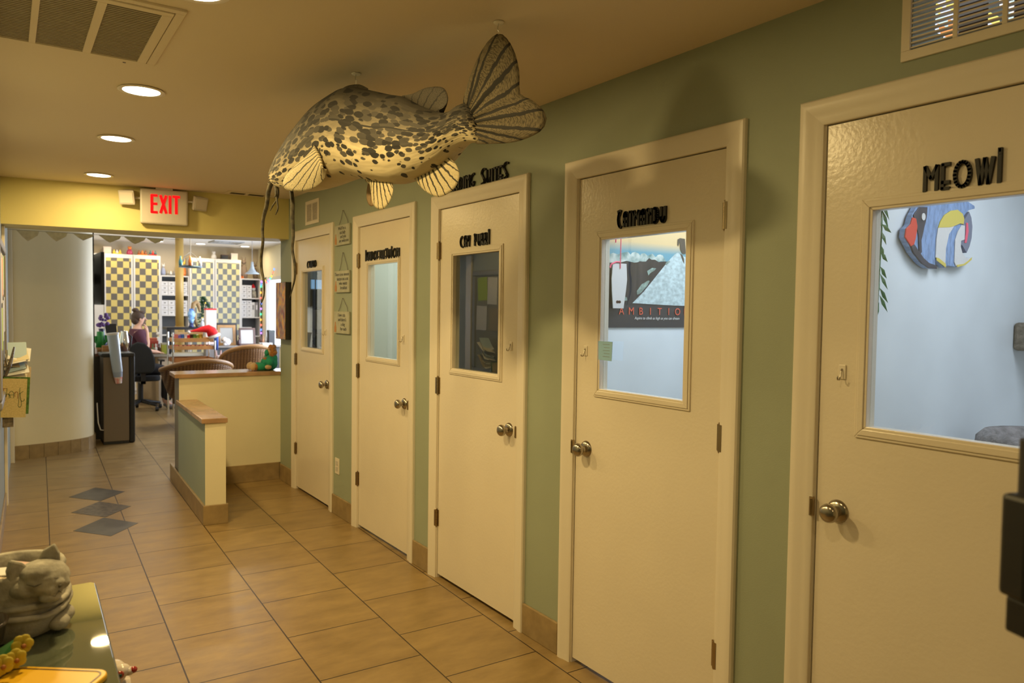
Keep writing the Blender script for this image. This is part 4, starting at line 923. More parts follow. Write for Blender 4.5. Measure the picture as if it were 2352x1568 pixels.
b = bm_(); ball(b, (2.30, 6.1, 1.22), 0.16, (1.0, 0.5, 0.55), 20); obj('cushion_body', b, mat('dark_green_velvet', (0.05, 0.07, 0.035), 0.9), t, smooth=True)
b = bm_(); tube(b, [(2.16, 6.00, 1.17), (2.22, 5.98, 1.155), (2.30, 5.97, 1.16), (2.40, 5.98, 1.17)], 0.012, 8); obj('cushion_trim', b, M['white'], t, smooth=True)

# ------------------------------------------------------------------ left wall: pin board, cards, casing
t = thing('pin_board', 'grey framed pin board crowded with papers on the left wall', 'notice board', (xl(6.0), 6.0, 0.9))
b = bm_(); xx = lambda y, d=0: xl(y)+d
def onleft(b, y0, y1, z0, z1, d0, d1):
    prism(b, [(xx(y0, d0), y0), (xx(y0, d1), y0), (xx(y1, d1), y1), (xx(y1, d0), y1)], z0, z1)
for q in ((5.30, 6.56, 1.85, 1.905), (5.30, 6.56, 0.86, 0.915), (5.30, 5.355, 0.915, 1.85), (6.505, 6.56, 0.915, 1.85)): onleft(b, *q, 0.001, 0.030)
obj('board_frame', b, M['grey'], t, bevel=0.012)
b = bm_(); onleft(b, 5.355, 6.505, 0.915, 1.85, 0.001, 0.014); obj('board_face', b, mat('grey_board_felt', (0.26, 0.25, 0.22), 0.9), t)
random.seed(21)
lime = mat('lime_paper', (0.42, 0.58, 0.03), 0.8); kraft = mat('kraft_paper', (0.36, 0.28, 0.17), 0.8); purp = mat('plum_paper', (0.20, 0.06, 0.14), 0.8); org = mat('orange_paper', (0.70, 0.30, 0.08), 0.8)
PAP = [(6.30, 6.47, 1.60, 1.835, lime), (6.12, 6.29, 1.56, 1.83, 'paper'), (6.30, 6.49, 1.30, 1.545, 'paper'), (6.10, 6.26, 1.30, 1.52, kraft), (5.90, 6.09, 1.55, 1.80, org), (5.70, 5.88, 1.50, 1.82, 'paper'), (5.45, 5.66, 1.52, 1.80, purp), (5.90, 6.08, 1.25, 1.52, 'paper'), (5.66, 5.86, 1.20, 1.47, lime), (5.42, 5.62, 1.22, 1.50, 'paper')]
for k, (y0, y1, z0, z1, mm) in enumerate(PAP):
    R = Matrix.Translation((xl((y0+y1)/2)+0.016+0.0007*k, (y0+y1)/2, (z0+z1)/2)) @ Matrix.Rotation(-math.atan(0.025), 4, 'Z') @ Matrix.Rotation(math.radians(random.uniform(-5, 5)), 4, 'X')
    b = bm_(); box(b, 0, -(y1-y0)/2, -(z1-z0)/2, 0.001, (y1-y0)/2, (z1-z0)/2, R)
    nm = {'paper': 'white sheet', None: ''}.get(mm, None) if isinstance(mm, str) else None
    o = obj('pinned_sheet', b, M[mm] if isinstance(mm, str) else mm, t)
# bunch of cards standing out from the board
t = thing('card_bunch', 'bunch of greeting cards and envelopes bulging off the pin board', 'cards', (0.04, 6.15, 0.97))
random.seed(5)
cm = [M['paper'], kraft, M['paper'], mat('cream_card', (0.70, 0.62, 0.42), 0.8), M['paper'], mat('pale_blue_card', (0.40, 0.52, 0.60), 0.8)]
for k in range(12):
    z = 0.975 + 0.017*k; R = Matrix.Translation((0.028+random.uniform(-.012, .012), 6.15+0.01*(k % 4), z)) @ Matrix.Rotation(math.radians(random.uniform(-16, 12)), 4, 'Y') @ Matrix.Rotation(math.radians(random.uniform(-60, -35)), 4, 'X')
    b = bm_(); box(b, -0.026, -0.0015, -0.05, 0.095+0.012*math.sin(k*2.1), 0.0015, 0.09, R); obj('card', b, cm[k % 6], t)
b = bm_(); tube(b, [(0.050, 6.04, 1.205), (0.038, 6.02, 1.145), (0.022, 6.00, 1.08), (0.000, 6.0, 1.02), (-0.018, 6.02, 0.98)], [0.006, 0.009, 0.012, 0.010, 0.006], 8); obj('bead_chain', b, mat('bead_chain_metal', (0.30, 0.27, 0.24), 0.4, metal=0.8, noise=0.7, nscale=160), t)
t = thing('thank_you_card', 'speckled cream card reading Thank You, lowest of the cards by the board', 'card', (0.05, 6.0, 0.73))
RC = Matrix.Translation((0.045, 5.99, 0.868)) @ Matrix.Rotation(math.radians(3), 4, 'Y')
b = bm_(); box(b, -0.070, 0, -0.135, 0.070, 0.003, 0.127, RC); obj('card_front', b, mat('speckled_cream_card', (0.62, 0.50, 0.24), 0.8, noise=0.5, nscale=110, col2=(0.50, 0.40, 0.18)), t)
b = bm_(); box(b, -0.062, 0.004, -0.112, 0.086, 0.007, 0.138, RC); obj('card_back', b, mat('green_card', (0.10, 0.22, 0.04), 0.8, noise=0.6, nscale=50), t)
rust = mat('rust_ink', (0.22, 0.06, 0.02), 0.8); dgi = mat('dark_green_ink', (0.04, 0.10, 0.03), 0.8)
# hand-lettered word: thin looping strokes
def ink(name, strokes, m, w_=0.0028):
    b = bm_()
    for st in strokes: ribbon(b, st, w_, -0.0012, -0.0002, lambda p, q, d: RC @ Vector((p, d, q)))
    obj(name, b, m, t)
ink('letter', [[(-0.069, 0.060), (-0.044, 0.060)], [(-0.060, 0.060), (-0.060, -0.005)] + arc(-0.050, -0.006, 0.010, 0.012, 180, 300, 6)], rust)
ink('letter', [[(-0.042, 0.062), (-0.044, 0.004)] , [(-0.044, 0.004)] + arc(-0.036, 0.008, 0.008, 0.016, 180, 0, 8) + [(-0.027, -0.004)]], dgi)
ink('letter', [[(-0.018, -0.002)] + arc(-0.016, 0.022, 0.013, 0.020, 180, 20, 8) + [(-0.003, -0.002)], [(-0.030, 0.018), (-0.004, 0.018)]], dgi)
ink('letter', [[(0.002, 0.034), (0.004, 0.004)], [(0.003, 0.024)] + arc(0.012, 0.026, 0.009, 0.012, 160, 0, 6) + [(0.021, 0.0), (0.020, -0.008)]], rust)
ink('letter', [[(0.031, 0.066), (0.027, -0.018), (0.025, -0.050)] + arc(0.034, -0.050, 0.009, 0.016, 180, 340, 6) + [(0.042, -0.034), (0.036, 0.0), (0.034, 0.030)], [(0.050, 0.042), (0.030, 0.026)], [(0.036, 0.0)] + arc(0.048, -0.014, 0.010, 0.012, 200, 380, 7)], dgi)
t = thing('hanging_booklet', 'brown printed booklet peeking below the Thank You card', 'booklet', (0.0, 6.02, 0.66))
b = bm_(); box(b, -0.022, 6.02, 0.665, 0.040, 6.027, 0.745); obj('cover', b, mat('brown_print', (0.25, 0.20, 0.14), 0.8, noise=0.6, nscale=40), t)
# casing on the left wall and at the column
b = bm_(); onleft(b, 6.60, 6.70, 0, 2.07, 0.001, 0.020); struct('trim_door_casing_left', b, M['trimw'], bevel=0.002)
b = bm_(); box(b, 0.012, 8.36, 0, 0.062, 8.50, 2.45); struct('trim_corner_left', b, M['trimw'], bevel=0.003)

# ------------------------------------------------------------------ glass topped console, lower left
t = thing('console_table', 'glass topped green console table along the left wall', 'table', (0.03, 1.3, 0))
b = bm_()
def tabpoly(d): return [(xl(0.25)+0.005, 0.25), (0.158-d, 0.25), (0.196-d, 2.262-d), (0.188-d, 2.274-d), (xl(2.27)+0.005, 2.274-d)]
prism(b, tabpoly(0.0), 0.715, 0.739); obj('tabletop', b, mat('dark_green_tabletop', (0.055, 0.065, 0.040), 0.35), t, bevel=0.004)
b = bm_(); prism(b, tabpoly(0.004), 0.7392, 0.7452)
gt, N_, L_, P_ = new_mat('table_glass'); P_.inputs['Base Color'].default_value = (0.10, 0.115, 0.075, 1); P_.inputs['Roughness'].default_value = 0.02; P_.inputs['Specular IOR Level'].default_value = 1.0; P_.inputs['Coat Weight'].default_value = 0.6; P_.inputs['Coat Roughness'].default_value = 0.02
obj('glass_top', b, gt, t, bevel=0.0015)
b = bm_(); prism(b, [(xl(0.3)+0.03, 0.3), (0.135, 0.3), (0.170, 2.235), (xl(2.2)+0.03, 2.235)], 0.62, 0.715); obj('apron', b, mat('green_painted_wood', (0.10, 0.12, 0.08), 0.5), t)
for (lx, ly) in ((-0.08, 0.36), (0.105, 0.36), (-0.055, 2.19), (0.14, 2.19)):
    b = bm_(); tube(b, [(lx, ly, 0.62), (lx, ly, 0.0)], [0.022, 0.014], 4); obj('leg', b, mat('green_leg_paint', (0.10, 0.12, 0.08), 0.5), t)

# cat-face planter
t = thing('cat_planter', 'grey stone planter shaped like a sleepy cat, on the glass table', 'planter', (0.02, 1.99, 0.745))
b = bm_()
cx, cy = 0.006, 2.02
lathe(b, [(0.062, 0.7455), (0.092, 0.752), (0.105, 0.785), (0.108, 0.825), (0.104, 0.865), (0.108, 0.892), (0.104, 0.900), (0.095, 0.896), (0.092, 0.87), (0.090, 0.84), (0.0, 0.835)], (cx, cy, 0), 40); obj('pot', b, M['stone'], t, smooth=True)
def blob(b, pts):          # several overlapping rounded masses
    for (x, y, z, r, sx, sy, sz) in pts: ball(b, (x, y, z), r, (sx, sy, sz), 20)
HX, HY, HZ = 0.062, 1.945, 0.880
b = bm_(); blob(b, [(HX, HY, HZ, 0.056, 1.0, 0.95, 0.74), (HX-0.034, HY-0.020, HZ-0.010, 0.030, 1, .9, .8), (HX+0.018, HY-0.036, HZ-0.016, 0.022, 1, .9, .75), (HX+0.034, HY-0.022, HZ-0.010, 0.020, 1, .9, .8), (HX+0.030, HY-0.040, HZ-0.004, 0.013, 1, 1, .8),
                    (HX+0.014, HY-0.038, HZ-0.034, 0.020, 1.1, .8, .55), (HX-0.01, HY-0.02, HZ+0.020, 0.034, 1, .9, .6)])
hd = obj('cat_head', b, M['stone'], t, smooth=True); hd.modifiers.new('remesh', 'REMESH'); hd.modifiers['remesh'].mode = 'VOXEL'; hd.modifiers['remesh'].voxel_size = 0.003; hd.modifiers['remesh'].use_smooth_shade = True
for (ex, ey, ez, rz) in ((HX-0.046, HY-0.018, HZ+0.030, 0.5), (HX+0.018, HY+0.016, HZ+0.040, -0.2)):
    b = bm_(); R = Matrix.Translation((ex, ey, ez)) @ Matrix.Rotation(rz, 4, 'Z') @ Matrix.Rotation(-0.45 if ex < HX else 0.25, 4, 'Y')
    outline = [(-0.028, -0.018), (0.024, -0.018), (0.015, 0.012), (0.000, 0.032), (-0.018, 0.014)]
    prism(b, outline, -0.008, 0.008, R @ Matrix.Rotation(PI/2, 4, 'X')); e_ = obj('ear', b, M['stone'], hd, bevel=0.005)
b = bm_(); tube(b, [(HX-0.030, HY-0.048, HZ+0.006), (HX-0.016, HY-0.053, HZ+0.000), (HX-0.002, HY-0.052, HZ+0.004)], [0.0006, 0.0014, 0.0006], 6); tube(b, [(HX+0.022, HY-0.048, HZ+0.010), (HX+0.034, HY-0.040, HZ+0.006), (HX+0.042, HY-0.026, HZ+0.010)], [0.0006, 0.0014, 0.0006], 6)
obj('closed_eyes', b, mat('shadowy_stone_groove', (0.12, 0.105, 0.08), 0.9), hd)
b = bm_(); tube(b, [(HX+0.010, HY-0.058, HZ-0.022), (HX+0.022, HY-0.060, HZ-0.026), (HX+0.030, HY-0.053, HZ-0.018), (HX+0.036, HY-0.048, HZ-0.026)], [0.0005, 0.0012, 0.0012, 0.0005], 6); ball(b, (HX+0.032, HY-0.052, HZ-0.008), 0.0035, n=8); obj('nose_and_mouth', b, mat('shadowy_stone_groove', (0.12, 0.105, 0.08), 0.9), hd)
for k, (zz, rr) in enumerate(((0.825, 0.112), (0.806, 0.114))):           # folds of the body under the chin
    b = bm_(); P = [(cx + rr*math.cos(a), cy + rr*math.sin(a), zz + 0.006*math.sin(3*a+k)) for a in [(-105+12*i)*PI/180 for i in range(12)]]
    tube(b, P, [0.003]+[0.007]*10+[0.003], 8); obj('body_fold', b, M['stone'], t, smooth=True)
for (a, zz) in ((-0.55, 0.768), (-0.28, 0.775)):
    b = bm_(); ball(b, (cx+0.103*math.cos(a), cy+0.103*math.sin(a), zz), 0.024, (1.0, 1.3, 0.8), 14); obj('paw', b, M['stone'], t, smooth=True)
for k, (px, py, rz) in enumerate(((0.000, 2.03, 0.3), (0.03, 2.05, -0.4), (-0.03, 2.00, 1.0))):
    s_ = thing('paper_scrap', ('folded printed paper slip, foremost in the stone cat planter', 'folded pink paper slip at the back of the stone cat planter', 'cream paper slip at the left side of the stone cat planter')[k], 'paper', (px, py, 0.87))
    b = bm_(); R = Matrix.Translation((px, py, 0.878)) @ Matrix.Rotation(rz, 4, 'Z') @ Matrix.Rotation(0.35, 4, 'X'); box(b, -0.026, -0.018, -0.002, 0.026, 0.018, 0.002, R); box(b, -0.024, -0.016, 0.002, 0.026, 0.014, 0.006, R @ Matrix.Rotation(0.2, 4, 'Y'))
    obj('slip', b, (M['paper'], mat('pale_pink_paper', (0.70, 0.48, 0.42), 0.8), mat('cream_slip_paper', (0.66, 0.55, 0.40), 0.8))[k], s_)
# dark bowl
t = thing('dark_bowl', 'small dark glazed bowl in front of the cat planter', 'bowl', (-0.035, 1.86, 0.745))
b = bm_(); lathe(b, [(0.0, 0.7458), (0.030, 0.7458), (0.034, 0.752), (0.052, 0.785), (0.060, 0.822), (0.0625, 0.829), (0.058, 0.829), (0.048, 0.79), (0.028, 0.765), (0.0, 0.76)], (-0.062, 1.842, 0.012), 36); obj('bowl_body', b, mat('dark_brown_glaze', (0.035, 0.025, 0.018), 0.18), t, smooth=True)
# yellow artificial flowers
t = thing('flower_posy', 'yellow artificial flowers with green leaves at the left edge of the table', 'flowers', (-0.02, 1.76, 0.745))
random.seed(9)
b = bm_()
for k in range(7):
    a = random.uniform(-0.6, 2.6); L = random.uniform(0.05, 0.08); p = Vector((-0.035, 1.765, 0.765)); d = Vector((math.cos(a), math.sin(a)*0.6, random.uniform(0.1, 0.7))).normalized()*L; sd = Vector((-d.y, d.x, 0)).normalized()*0.017
    v = [b.verts.new(q) for q in (p, p+d*.5+sd+Vector((0, 0, .006)), p+d, p+d*.5-sd, p+d*.5)]
    for q in ((0, 1, 4), (1, 2, 4), (2, 3, 4), (3, 0, 4)): b.faces.new([v[i] for i in q])
obj('leaves', b, M['green'], t, kind='stuff')
YP_ = mat('yellow_petal_silk', (0.50, 0.40, 0.04), 0.6)
for (fx, fy, fz) in ((0.010, 1.755, 0.785), (-0.012, 1.725, 0.790), (0.022, 1.785, 0.800), (-0.03, 1.74, 0.775)):
    b = bm_()
    for k in range(6):
        a = k*PI/3+fx*50; ball(b, (fx+0.010*math.cos(a), fy-0.002*math.cos(a*2), fz+0.010*math.sin(a)), 0.0105, (1, .35, 1), 10)
    fl_ = obj('blossom', b, YP_, t, smooth=True)
    b = bm_(); ball(b, (fx+0.002, fy-0.012, fz), 0.005, n=8); obj('blossom_centre', b, mat('rust_centre', (0.30, 0.10, 0.02), 0.6), fl_, smooth=True)
# yellow tray close to the camera
t = thing('yellow_tray', 'bright yellow tray with a dark rim line in the bottom left corner', 'tray', (0.03, 1.5, 0.745))
b = bm_(); TR = Matrix.Translation((0.030, 1.775, 0)) @ Matrix.Rotation(math.radians(-37), 4, 'Z')
def rrect(w_, h_, r, d=0, n=6):
    out = []
    for (sx, sy, a0) in ((1, 1, 0), (-1, 1, 90), (-1, -1, 180), (1, -1, 270)):
        for k in range(n+1):
            a = math.radians(a0+90*k/n); out.append((sx*(w_/2-r-0)+ (r-d)*math.cos(a), sy*(h_/2-r)+(r-d)*math.sin(a)))
    return out
def tray(b, d, z0, z1, off=(0.075, -0.115)): prism(b, [(p[0]+off[0], p[1]+off[1]) for p in rrect(0.21, 0.23, 0.03, d)], z0, z1, TR)
tray(b, 0.0, 0.7456, 0.757); obj('tray_body', b, mat('yellow_plastic', (0.80, 0.46, 0.015), 0.35), t, bevel=0.003)
b = bm_(); O = [(p[0]+0.075, p[1]-0.115) for p in rrect(0.21, 0.23, 0.03, 0.010)]; I = [(p[0]+0.075, p[1]-0.115) for p in rrect(0.21, 0.23, 0.03, 0.0135)]
for i in range(len(O)): j = (i+1) % len(O); prism(b, [O[i], O[j], I[j], I[i]], 0.7568, 0.7578, TR)
obj('rim_line', b, M['dwood_and_shade'], t)
# ceramic figurine peeking past the table edge
t = thing('ceramic_figurine', 'glazed ceramic animal head peeking past the glass table edge', 'figurine', (0.235, 2.13, 0.0))
b = bm_(); ball(b, (0.220, 2.100, 0.556), 0.030, (1.0, 1.3, 1.05), 20); ball(b, (0.236, 2.075, 0.568), 0.018, (1.1, 1.1, .9), 16); ball(b, (0.250, 2.070, 0.565), 0.012, (1.3, 1, .9), 12); fh = obj('figurine_head', b, mat('white_glaze', (0.66, 0.58, 0.50), 0.15), t, smooth=True)
b = bm_(); ball(b, (0.228, 2.052, 0.568), 0.010, (1, .5, 1), 14); obj('eye_ring', b, mat('red_brown_glaze', (0.35, 0.05, 0.03), 0.15), fh, smooth=True)
b = bm_(); ball(b, (0.228, 2.047, 0.568), 0.005, (1, .5, 1), 10); obj('pupil', b, mat('green_black_glaze', (0.02, 0.06, 0.04), 0.1), fh, smooth=True)
b = bm_(); ball(b, (0.260, 2.067, 0.567), 0.0085, (1.2, 1, 1), 12); obj('snout_tip', b, mat('brick_red_glaze', (0.32, 0.03, 0.02), 0.15), fh, smooth=True)
b = bm_(); lathe(b, [(0.0, 0.0), (0.055, 0.0), (0.06, 0.02), (0.035, 0.06), (0.028, 0.30), (0.034, 0.42), (0.030, 0.50), (0.026, 0.53), (0.0, 0.53)], (0.232, 2.11, 0.0), 24); obj('figurine_body', b, mat('white_body_glaze', (0.66, 0.58, 0.50), 0.15), t, smooth=True)

# black tripod at the right edge
t = thing('tripod', 'black tripod cut off by the right edge, close to the camera', 'tripod', (1.055, 0.36, 0))
PLx, PLy = 1.060, 0.358
b = bm_(); tube(b, [(1.034, 0.373, 1.345), (1.034, 0.373, 1.14)], 0.021, 16); obj('centre_column', b, M['black'], t)
b = bm_(); box(b, -0.046, -0.020, 1.153, 0.05, 0.020, 1.279, Matrix.Translation((1.043, 0.368, 0)) @ Matrix.Rotation(math.radians(-22), 4, 'Z')); obj('clamp_block', b, M['black'], t, bevel=0.006)
b = bm_(); box(b, -0.040, -0.016, 1.108, 0.05, 0.016, 1.153, Matrix.Translation((1.043, 0.366, 0)) @ Matrix.Rotation(math.radians(-22), 4, 'Z')); obj('leg_collar', b, M['black'], t, bevel=0.004)
b = bm_(); ball(b, (1.075, 0.355, 1.36), 0.035, (1, 1, 0.8), 16); box(b, 1.055, 0.325, 1.36, 1.12, 0.385, 1.375); obj('ball_head', b, M['black'], t, smooth=False)
for a in (-20, -100, -60):
    dx, dy = math.cos(math.radians(a)), math.sin(math.radians(a))
    b = bm_(); tube(b, [(1.068, 0.352, 1.12), (1.068+0.30*dx*0.5, 0.352+0.30*dy*0.5, 0.56), (1.068+0.30*dx, 0.352+0.30*dy, 0.01)], [0.014, 0.012, 0.010], 10); lg = obj('leg', b, M['black'], t)
    b = bm_(); ball(b, (1.068+0.30*dx, 0.352+0.30*dy, 0.013), 0.013, n=10); obj('rubber_foot', b, M['black'], lg, smooth=True)

# ------------------------------------------------------------------ paper pennants hanging behind the beam
PN = mat('grey_paper_print', (0.62, 0.59, 0.52), 0.8, noise=0.2, nscale=30)
random.seed(2)
t = thing('paper_banner', 'string of square cards hanging cornerwise behind the yellow beam', 'banner', (0.5, 6.93, 2.07))
b = bm_(); tube(b, [(0.02, 6.93, 2.072), (1.25, 6.93, 2.072)], 0.0015, 5); obj('string', b, M['grey'], t)
for k, (cx_, w_, d_) in enumerate(((0.155, 0.155, 0.085), (0.345, 0.155, 0.075), (0.53, 0.15, 0.055), (0.72, 0.17, 0.060), (0.905, 0.17, 0.060), (1.06, 0.14, 0.045))):
    b = bm_(); prism_y(b, [(cx_-w_/2, 2.073), (cx_+w_/2, 2.073), (cx_+w_*0.42, 2.073-d_*0.42), (cx_+0.0, 2.073-d_), (cx_-w_*0.22, 2.073-d_*0.62)], 6.93, 6.932); obj('card', b, PN, t)

# ------------------------------------------------------------------ plush lion in scrubs on the half wall
t = thing('plush_lion', 'orange plush lion in green scrubs sitting on the half wall', 'plush toy', (1.93, 6.62, 0.945))
LX, LY = 1.935, 6.63
b = bm_(); ball(b, (LX, LY, 1.005), 0.068, (1.05, .9, 1.0), 18); ball(b, (LX+0.015, LY, 1.045), 0.055, (1.0, .9, 1.0), 18)
tors = obj('scrub_top', b, M['scrub'], t, smooth=True)
b = bm_(); tube(b, [(LX-0.01, LY-0.045, 1.05), (LX-0.02, LY-0.075, 1.02), (LX-0.03, LY-0.085, 0.992)], [0.030, 0.032, 0.028], 12); tube(b, [(LX-0.01, LY+0.045, 1.05), (LX-0.02, LY+0.075, 1.02), (LX-0.03, LY+0.085, 0.992)], [0.030, 0.032, 0.028], 12); obj('sleeves', b, M['scrub'], t, smooth=True)
for s_ in (-1, 1):
    b = bm_(); ball(b, (LX-0.035, LY+s_*0.085, 0.978), 0.024, (1.2, 1, .9), 14); obj('paw', b, M['plushl'], t, smooth=True)
    b = bm_(); tube(b, [(LX-0.02, LY+s_*0.035, 0.982), (LX-0.08, LY+s_*0.045, 0.980), (LX-0.125, LY+s_*0.05, 0.978)], [0.036, 0.035, 0.028], 14); obj('trouser_leg', b, M['scrub'], t, smooth=True)
    b = bm_(); ball(b, (LX-0.158, LY+s_*0.052, 0.980), 0.034, (.8, 1, 1), 16); ball(b, (LX-0.148, LY+s_*0.052, 0.994), 0.026, (.8, 1, 1), 12); ft = obj('foot', b, M['plushl'], t, smooth=True)
    b = bm_(); ball(b, (LX-0.138, LY+s_*0.052, 0.979), 0.0325, (.75, 1, 1), 14); obj('ankle_fur', b, M['plush'], ft, smooth=True)
b = bm_()
random.seed(6)
for k in range(26):
    a = 2*PI*k/13; rr = 0.030 if k < 13 else 0.042
    ball(b, (LX+0.022+0.012*math.sin(k*2.3), LY+rr*math.cos(a)*1.0, 1.110+rr*math.sin(a)), 0.020+0.006*random.random(), n=8)
mn = obj('mane', b, M['plush'], t, smooth=True)
b = bm_(); ball(b, (LX+0.008, LY, 1.108), 0.038, (1, 1, 1), 16); hd = obj('head', b, M['plushl'], t, smooth=True)
b = bm_(); ball(b, (LX-0.026, LY-0.004, 1.098), 0.026, (.75, 1.15, 1.1), 14); obj('surgical_mask', b, M['scrub'], hd, smooth=True)
for s_ in (-1, 1):
    b = bm_(); ball(b, (LX-0.020, LY+s_*0.015, 1.124), 0.005, n=8); obj('eye', b, M['black'], hd, smooth=True)
b = bm_(); tube(b, [(LX-0.03, LY-0.036, 1.055), (LX-0.045, LY-0.02, 1.045), (LX-0.045, LY+0.02, 1.045), (LX-0.03, LY+0.036, 1.055)], 0.012, 10); obj('neck_fur', b, M['plush'], t, smooth=True)
b = bm_(); box(b, LX-0.095, LY-0.03, 1.015, LX-0.088, LY-0.018, 1.04); obj('tag_label', b, M['white'], t)

# ------------------------------------------------------------------ lobby: water cooler and cups
t = thing('water_cooler', 'tall grey and black floor standing water cooler at the lobby entrance', 'water cooler', (1.0, 9.15, 0))
b = bm_(); box(b, 0.862, 8.982, 0.03, 1.108, 9.33, 0.945); obj('cabinet', b, mat('taupe_steel', (0.19, 0.15, 0.11), 0.35, metal=0.3), t, bevel=0.006)
b = bm_(); box(b, 1.108, 8.99, 0.0, 1.168, 9.34, 0.975); obj('front_panel', b, M['black'], t, bevel=0.02)
b = bm_(); box(b, 0.862, 8.99, 0.0, 1.108, 9.32, 0.03); obj('plinth', b, M['black'], t)
b = bm_(); box(b, 0.845, 8.975, 0.945, 1.165, 9.34, 0.985); obj('top_deck', b, M['black'], t, bevel=0.01)
b = bm_(); tube(b, [(0.80, 8.98, 0.46), (0.808, 8.96, 0.25), (0.83, 8.965, 0.17), (0.86, 8.985, 0.16)], 0.006, 8); obj('water_line', b, M['white'], t, smooth=True)
t = thing('cup_dispenser', 'long blue grey cup dispenser tube fixed to the water cooler side', 'cup dispenser', (0.95, 8.93, 0.76))
a0, a1 = Vector((0.948, 8.912, 1.185)), Vector((0.990, 8.912, 0.79))
b = bm_(); tube(b, [a0, a1], [0.056, 0.050], 24); obj('dispenser_tube', b, mat('blue_grey_plastic', (0.42, 0.50, 0.62), 0.25), t, smooth=False)
b = bm_(); cyl(b, a0+Vector((-0.002, 0, 0.022)), a0, 0.061, n=24); obj('dispenser_lid', b, M['white'], t)
b = bm_(); cyl(b, a1, a1+Vector((0.004, 0, -0.055)), 0.047, 0.043, 24); obj('dispenser_collar', b, mat('blue_grey_collar', (0.30, 0.36, 0.50), 0.3), t)
t = thing('paper_cup', 'white paper cup with red print at the dispenser bottom', 'cup', (1.0, 8.925, 0.66))
b = bm_(); cyl(b, (0.994, 8.912, 0.735), (1.000, 8.912, 0.665), 0.040, 0.030, 20); obj('cup_body', b, mat('red_printed_cup', (0.80, 0.78, 0.76), 0.6, noise=1, nscale=25, col2=(0.70, 0.12, 0.10)), t, smooth=False)
# wall TV behind the column
t = thing('wall_television', 'flat black television seen edge on beside the curved wall', 'television', (0.85, 9.7, 1.5))
b = bm_(); prism(b, [(0.868, 9.2), (0.902, 9.2), (0.862, 10.3), (0.828, 10.3)], 1.505, 2.08); obj('screen_panel', b, M['black'], t, bevel=0.004)
b = bm_(); prism(b, [(0.9025, 9.215), (0.9040, 9.215), (0.8640, 10.285), (0.8625, 10.285)], 1.52, 2.065); obj('screen', b, mat('dark_screen', (0.02, 0.015, 0.04), 0.15), t)
b = bm_(); box(b, 0.772, 9.7, 1.74, 0.85, 9.8, 1.86); obj('wall_bracket', b, M['grey'], t)
b = bm_(); box(b, 0.7725, 9.05, 0.78, 0.79, 9.16, 2.55); struct('trim_column_edge', b, M['black'])
# things on the cooler and low cabinet behind it
t = thing('low_cabinet', 'dark low cabinet behind the water cooler', 'cabinet', (0.95, 9.9, 0))
b = bm_(); box(b, 0.775, 9.40, 0, 1.185, 10.75, 0.93); obj('cabinet_body', b, M['black'], t)
b = bm_(); box(b, 0.775, 9.38, 0.93, 1.20, 10.77, 0.96); obj('cabinet_top', b, M['dwood_and_shade'], t)
t = thing('cactus_plant', 'bright green upright potted cactus beside the curved wall', 'plant', (0.88, 9.6, 0.96))
b = bm_(); tube(b, [(0.89, 9.6, 1.02), (0.895, 9.6, 1.20)], [0.045, 0.035], 12); tube(b, [(0.92, 9.6, 1.06), (0.955, 9.6, 1.10), (0.955, 9.6, 1.16)], 0.02, 10); tube(b, [(0.87, 9.6, 1.06), (0.845, 9.6, 1.10), (0.845, 9.6, 1.15)], 0.018, 10); obj('stems', b, mat('cactus_green', (0.01, 0.19, 0.03), 0.5), t, smooth=True)
b = bm_(); lathe(b, [(0.035, 0.961), (0.055, 1.02), (0.0, 1.02)], (0.90, 9.6, 0), 20); obj('pot', b, M['wood'], t, smooth=True)
t = thing('purple_flowers', 'dark vase of purple flowers behind the cactus', 'flowers', (0.98, 10.2, 0.96))
b = bm_(); lathe(b, [(0.05, 0.961), (0.06, 1.05), (0.03, 1.18), (0.035, 1.22), (0.0, 1.22)], (0.965, 10.2, 0), 20); obj('vase', b, mat('navy_glaze', (0.01, 0.015, 0.06), 0.3), t, smooth=True)
b = bm_(); random.seed(13)
for k in range(16): ball(b, (0.975+random.uniform(-.05, .06), 10.2+random.uniform(-.04, .04), 1.24+random.uniform(0, .15)), random.uniform(0.014, 0.026), n=8)
obj('petals', b, M['purple'], t, smooth=True, kind='stuff')
t = thing('computer_monitor', 'small black monitor above the cup dispenser', 'monitor', (1.09, 10.5, 0.96))
b = bm_(); prism_y(b, [(1.045, 1.145), (1.165, 1.135), (1.155, 1.272), (1.025, 1.272)], 10.5, 10.53); obj('monitor_panel', b, M['black'], t, bevel=0.003)
b = bm_(); box(b, 1.08, 10.51, 0.96, 1.12, 10.54, 1.16); box(b, 1.03, 10.46, 0.9605, 1.17, 10.60, 0.975); obj('monitor_stand', b, M['black'], t)
t = thing('coffee_carafe', 'silver and black coffee carafe beside the cup dispenser', 'carafe', (1.12, 9.6, 0.96))
b = bm_(); lathe(b, [(0.0, 0.961), (0.055, 0.961), (0.05, 1.10), (0.035, 1.19), (0.038, 1.205), (0.0, 1.21)], (1.14, 9.62, 0), 22); obj('carafe_body', b, M['chrome'], t, smooth=True)
b = bm_(); tube(b, [(1.18, 9.62, 1.17), (1.215, 9.62, 1.14), (1.205, 9.62, 1.03), (1.185, 9.62, 1.0)], 0.009, 8); obj('carafe_handle', b, M['black'], t, smooth=True)
t = thing('wooden_box', 'small brown wooden box behind the cup dispenser', 'box', (1.0, 9.5, 0.96))
b = bm_(); box(b, 0.90, 9.45, 0.961, 1.03, 9.56, 1.045); obj('box_body', b, M['wood'], t, bevel=0.004)

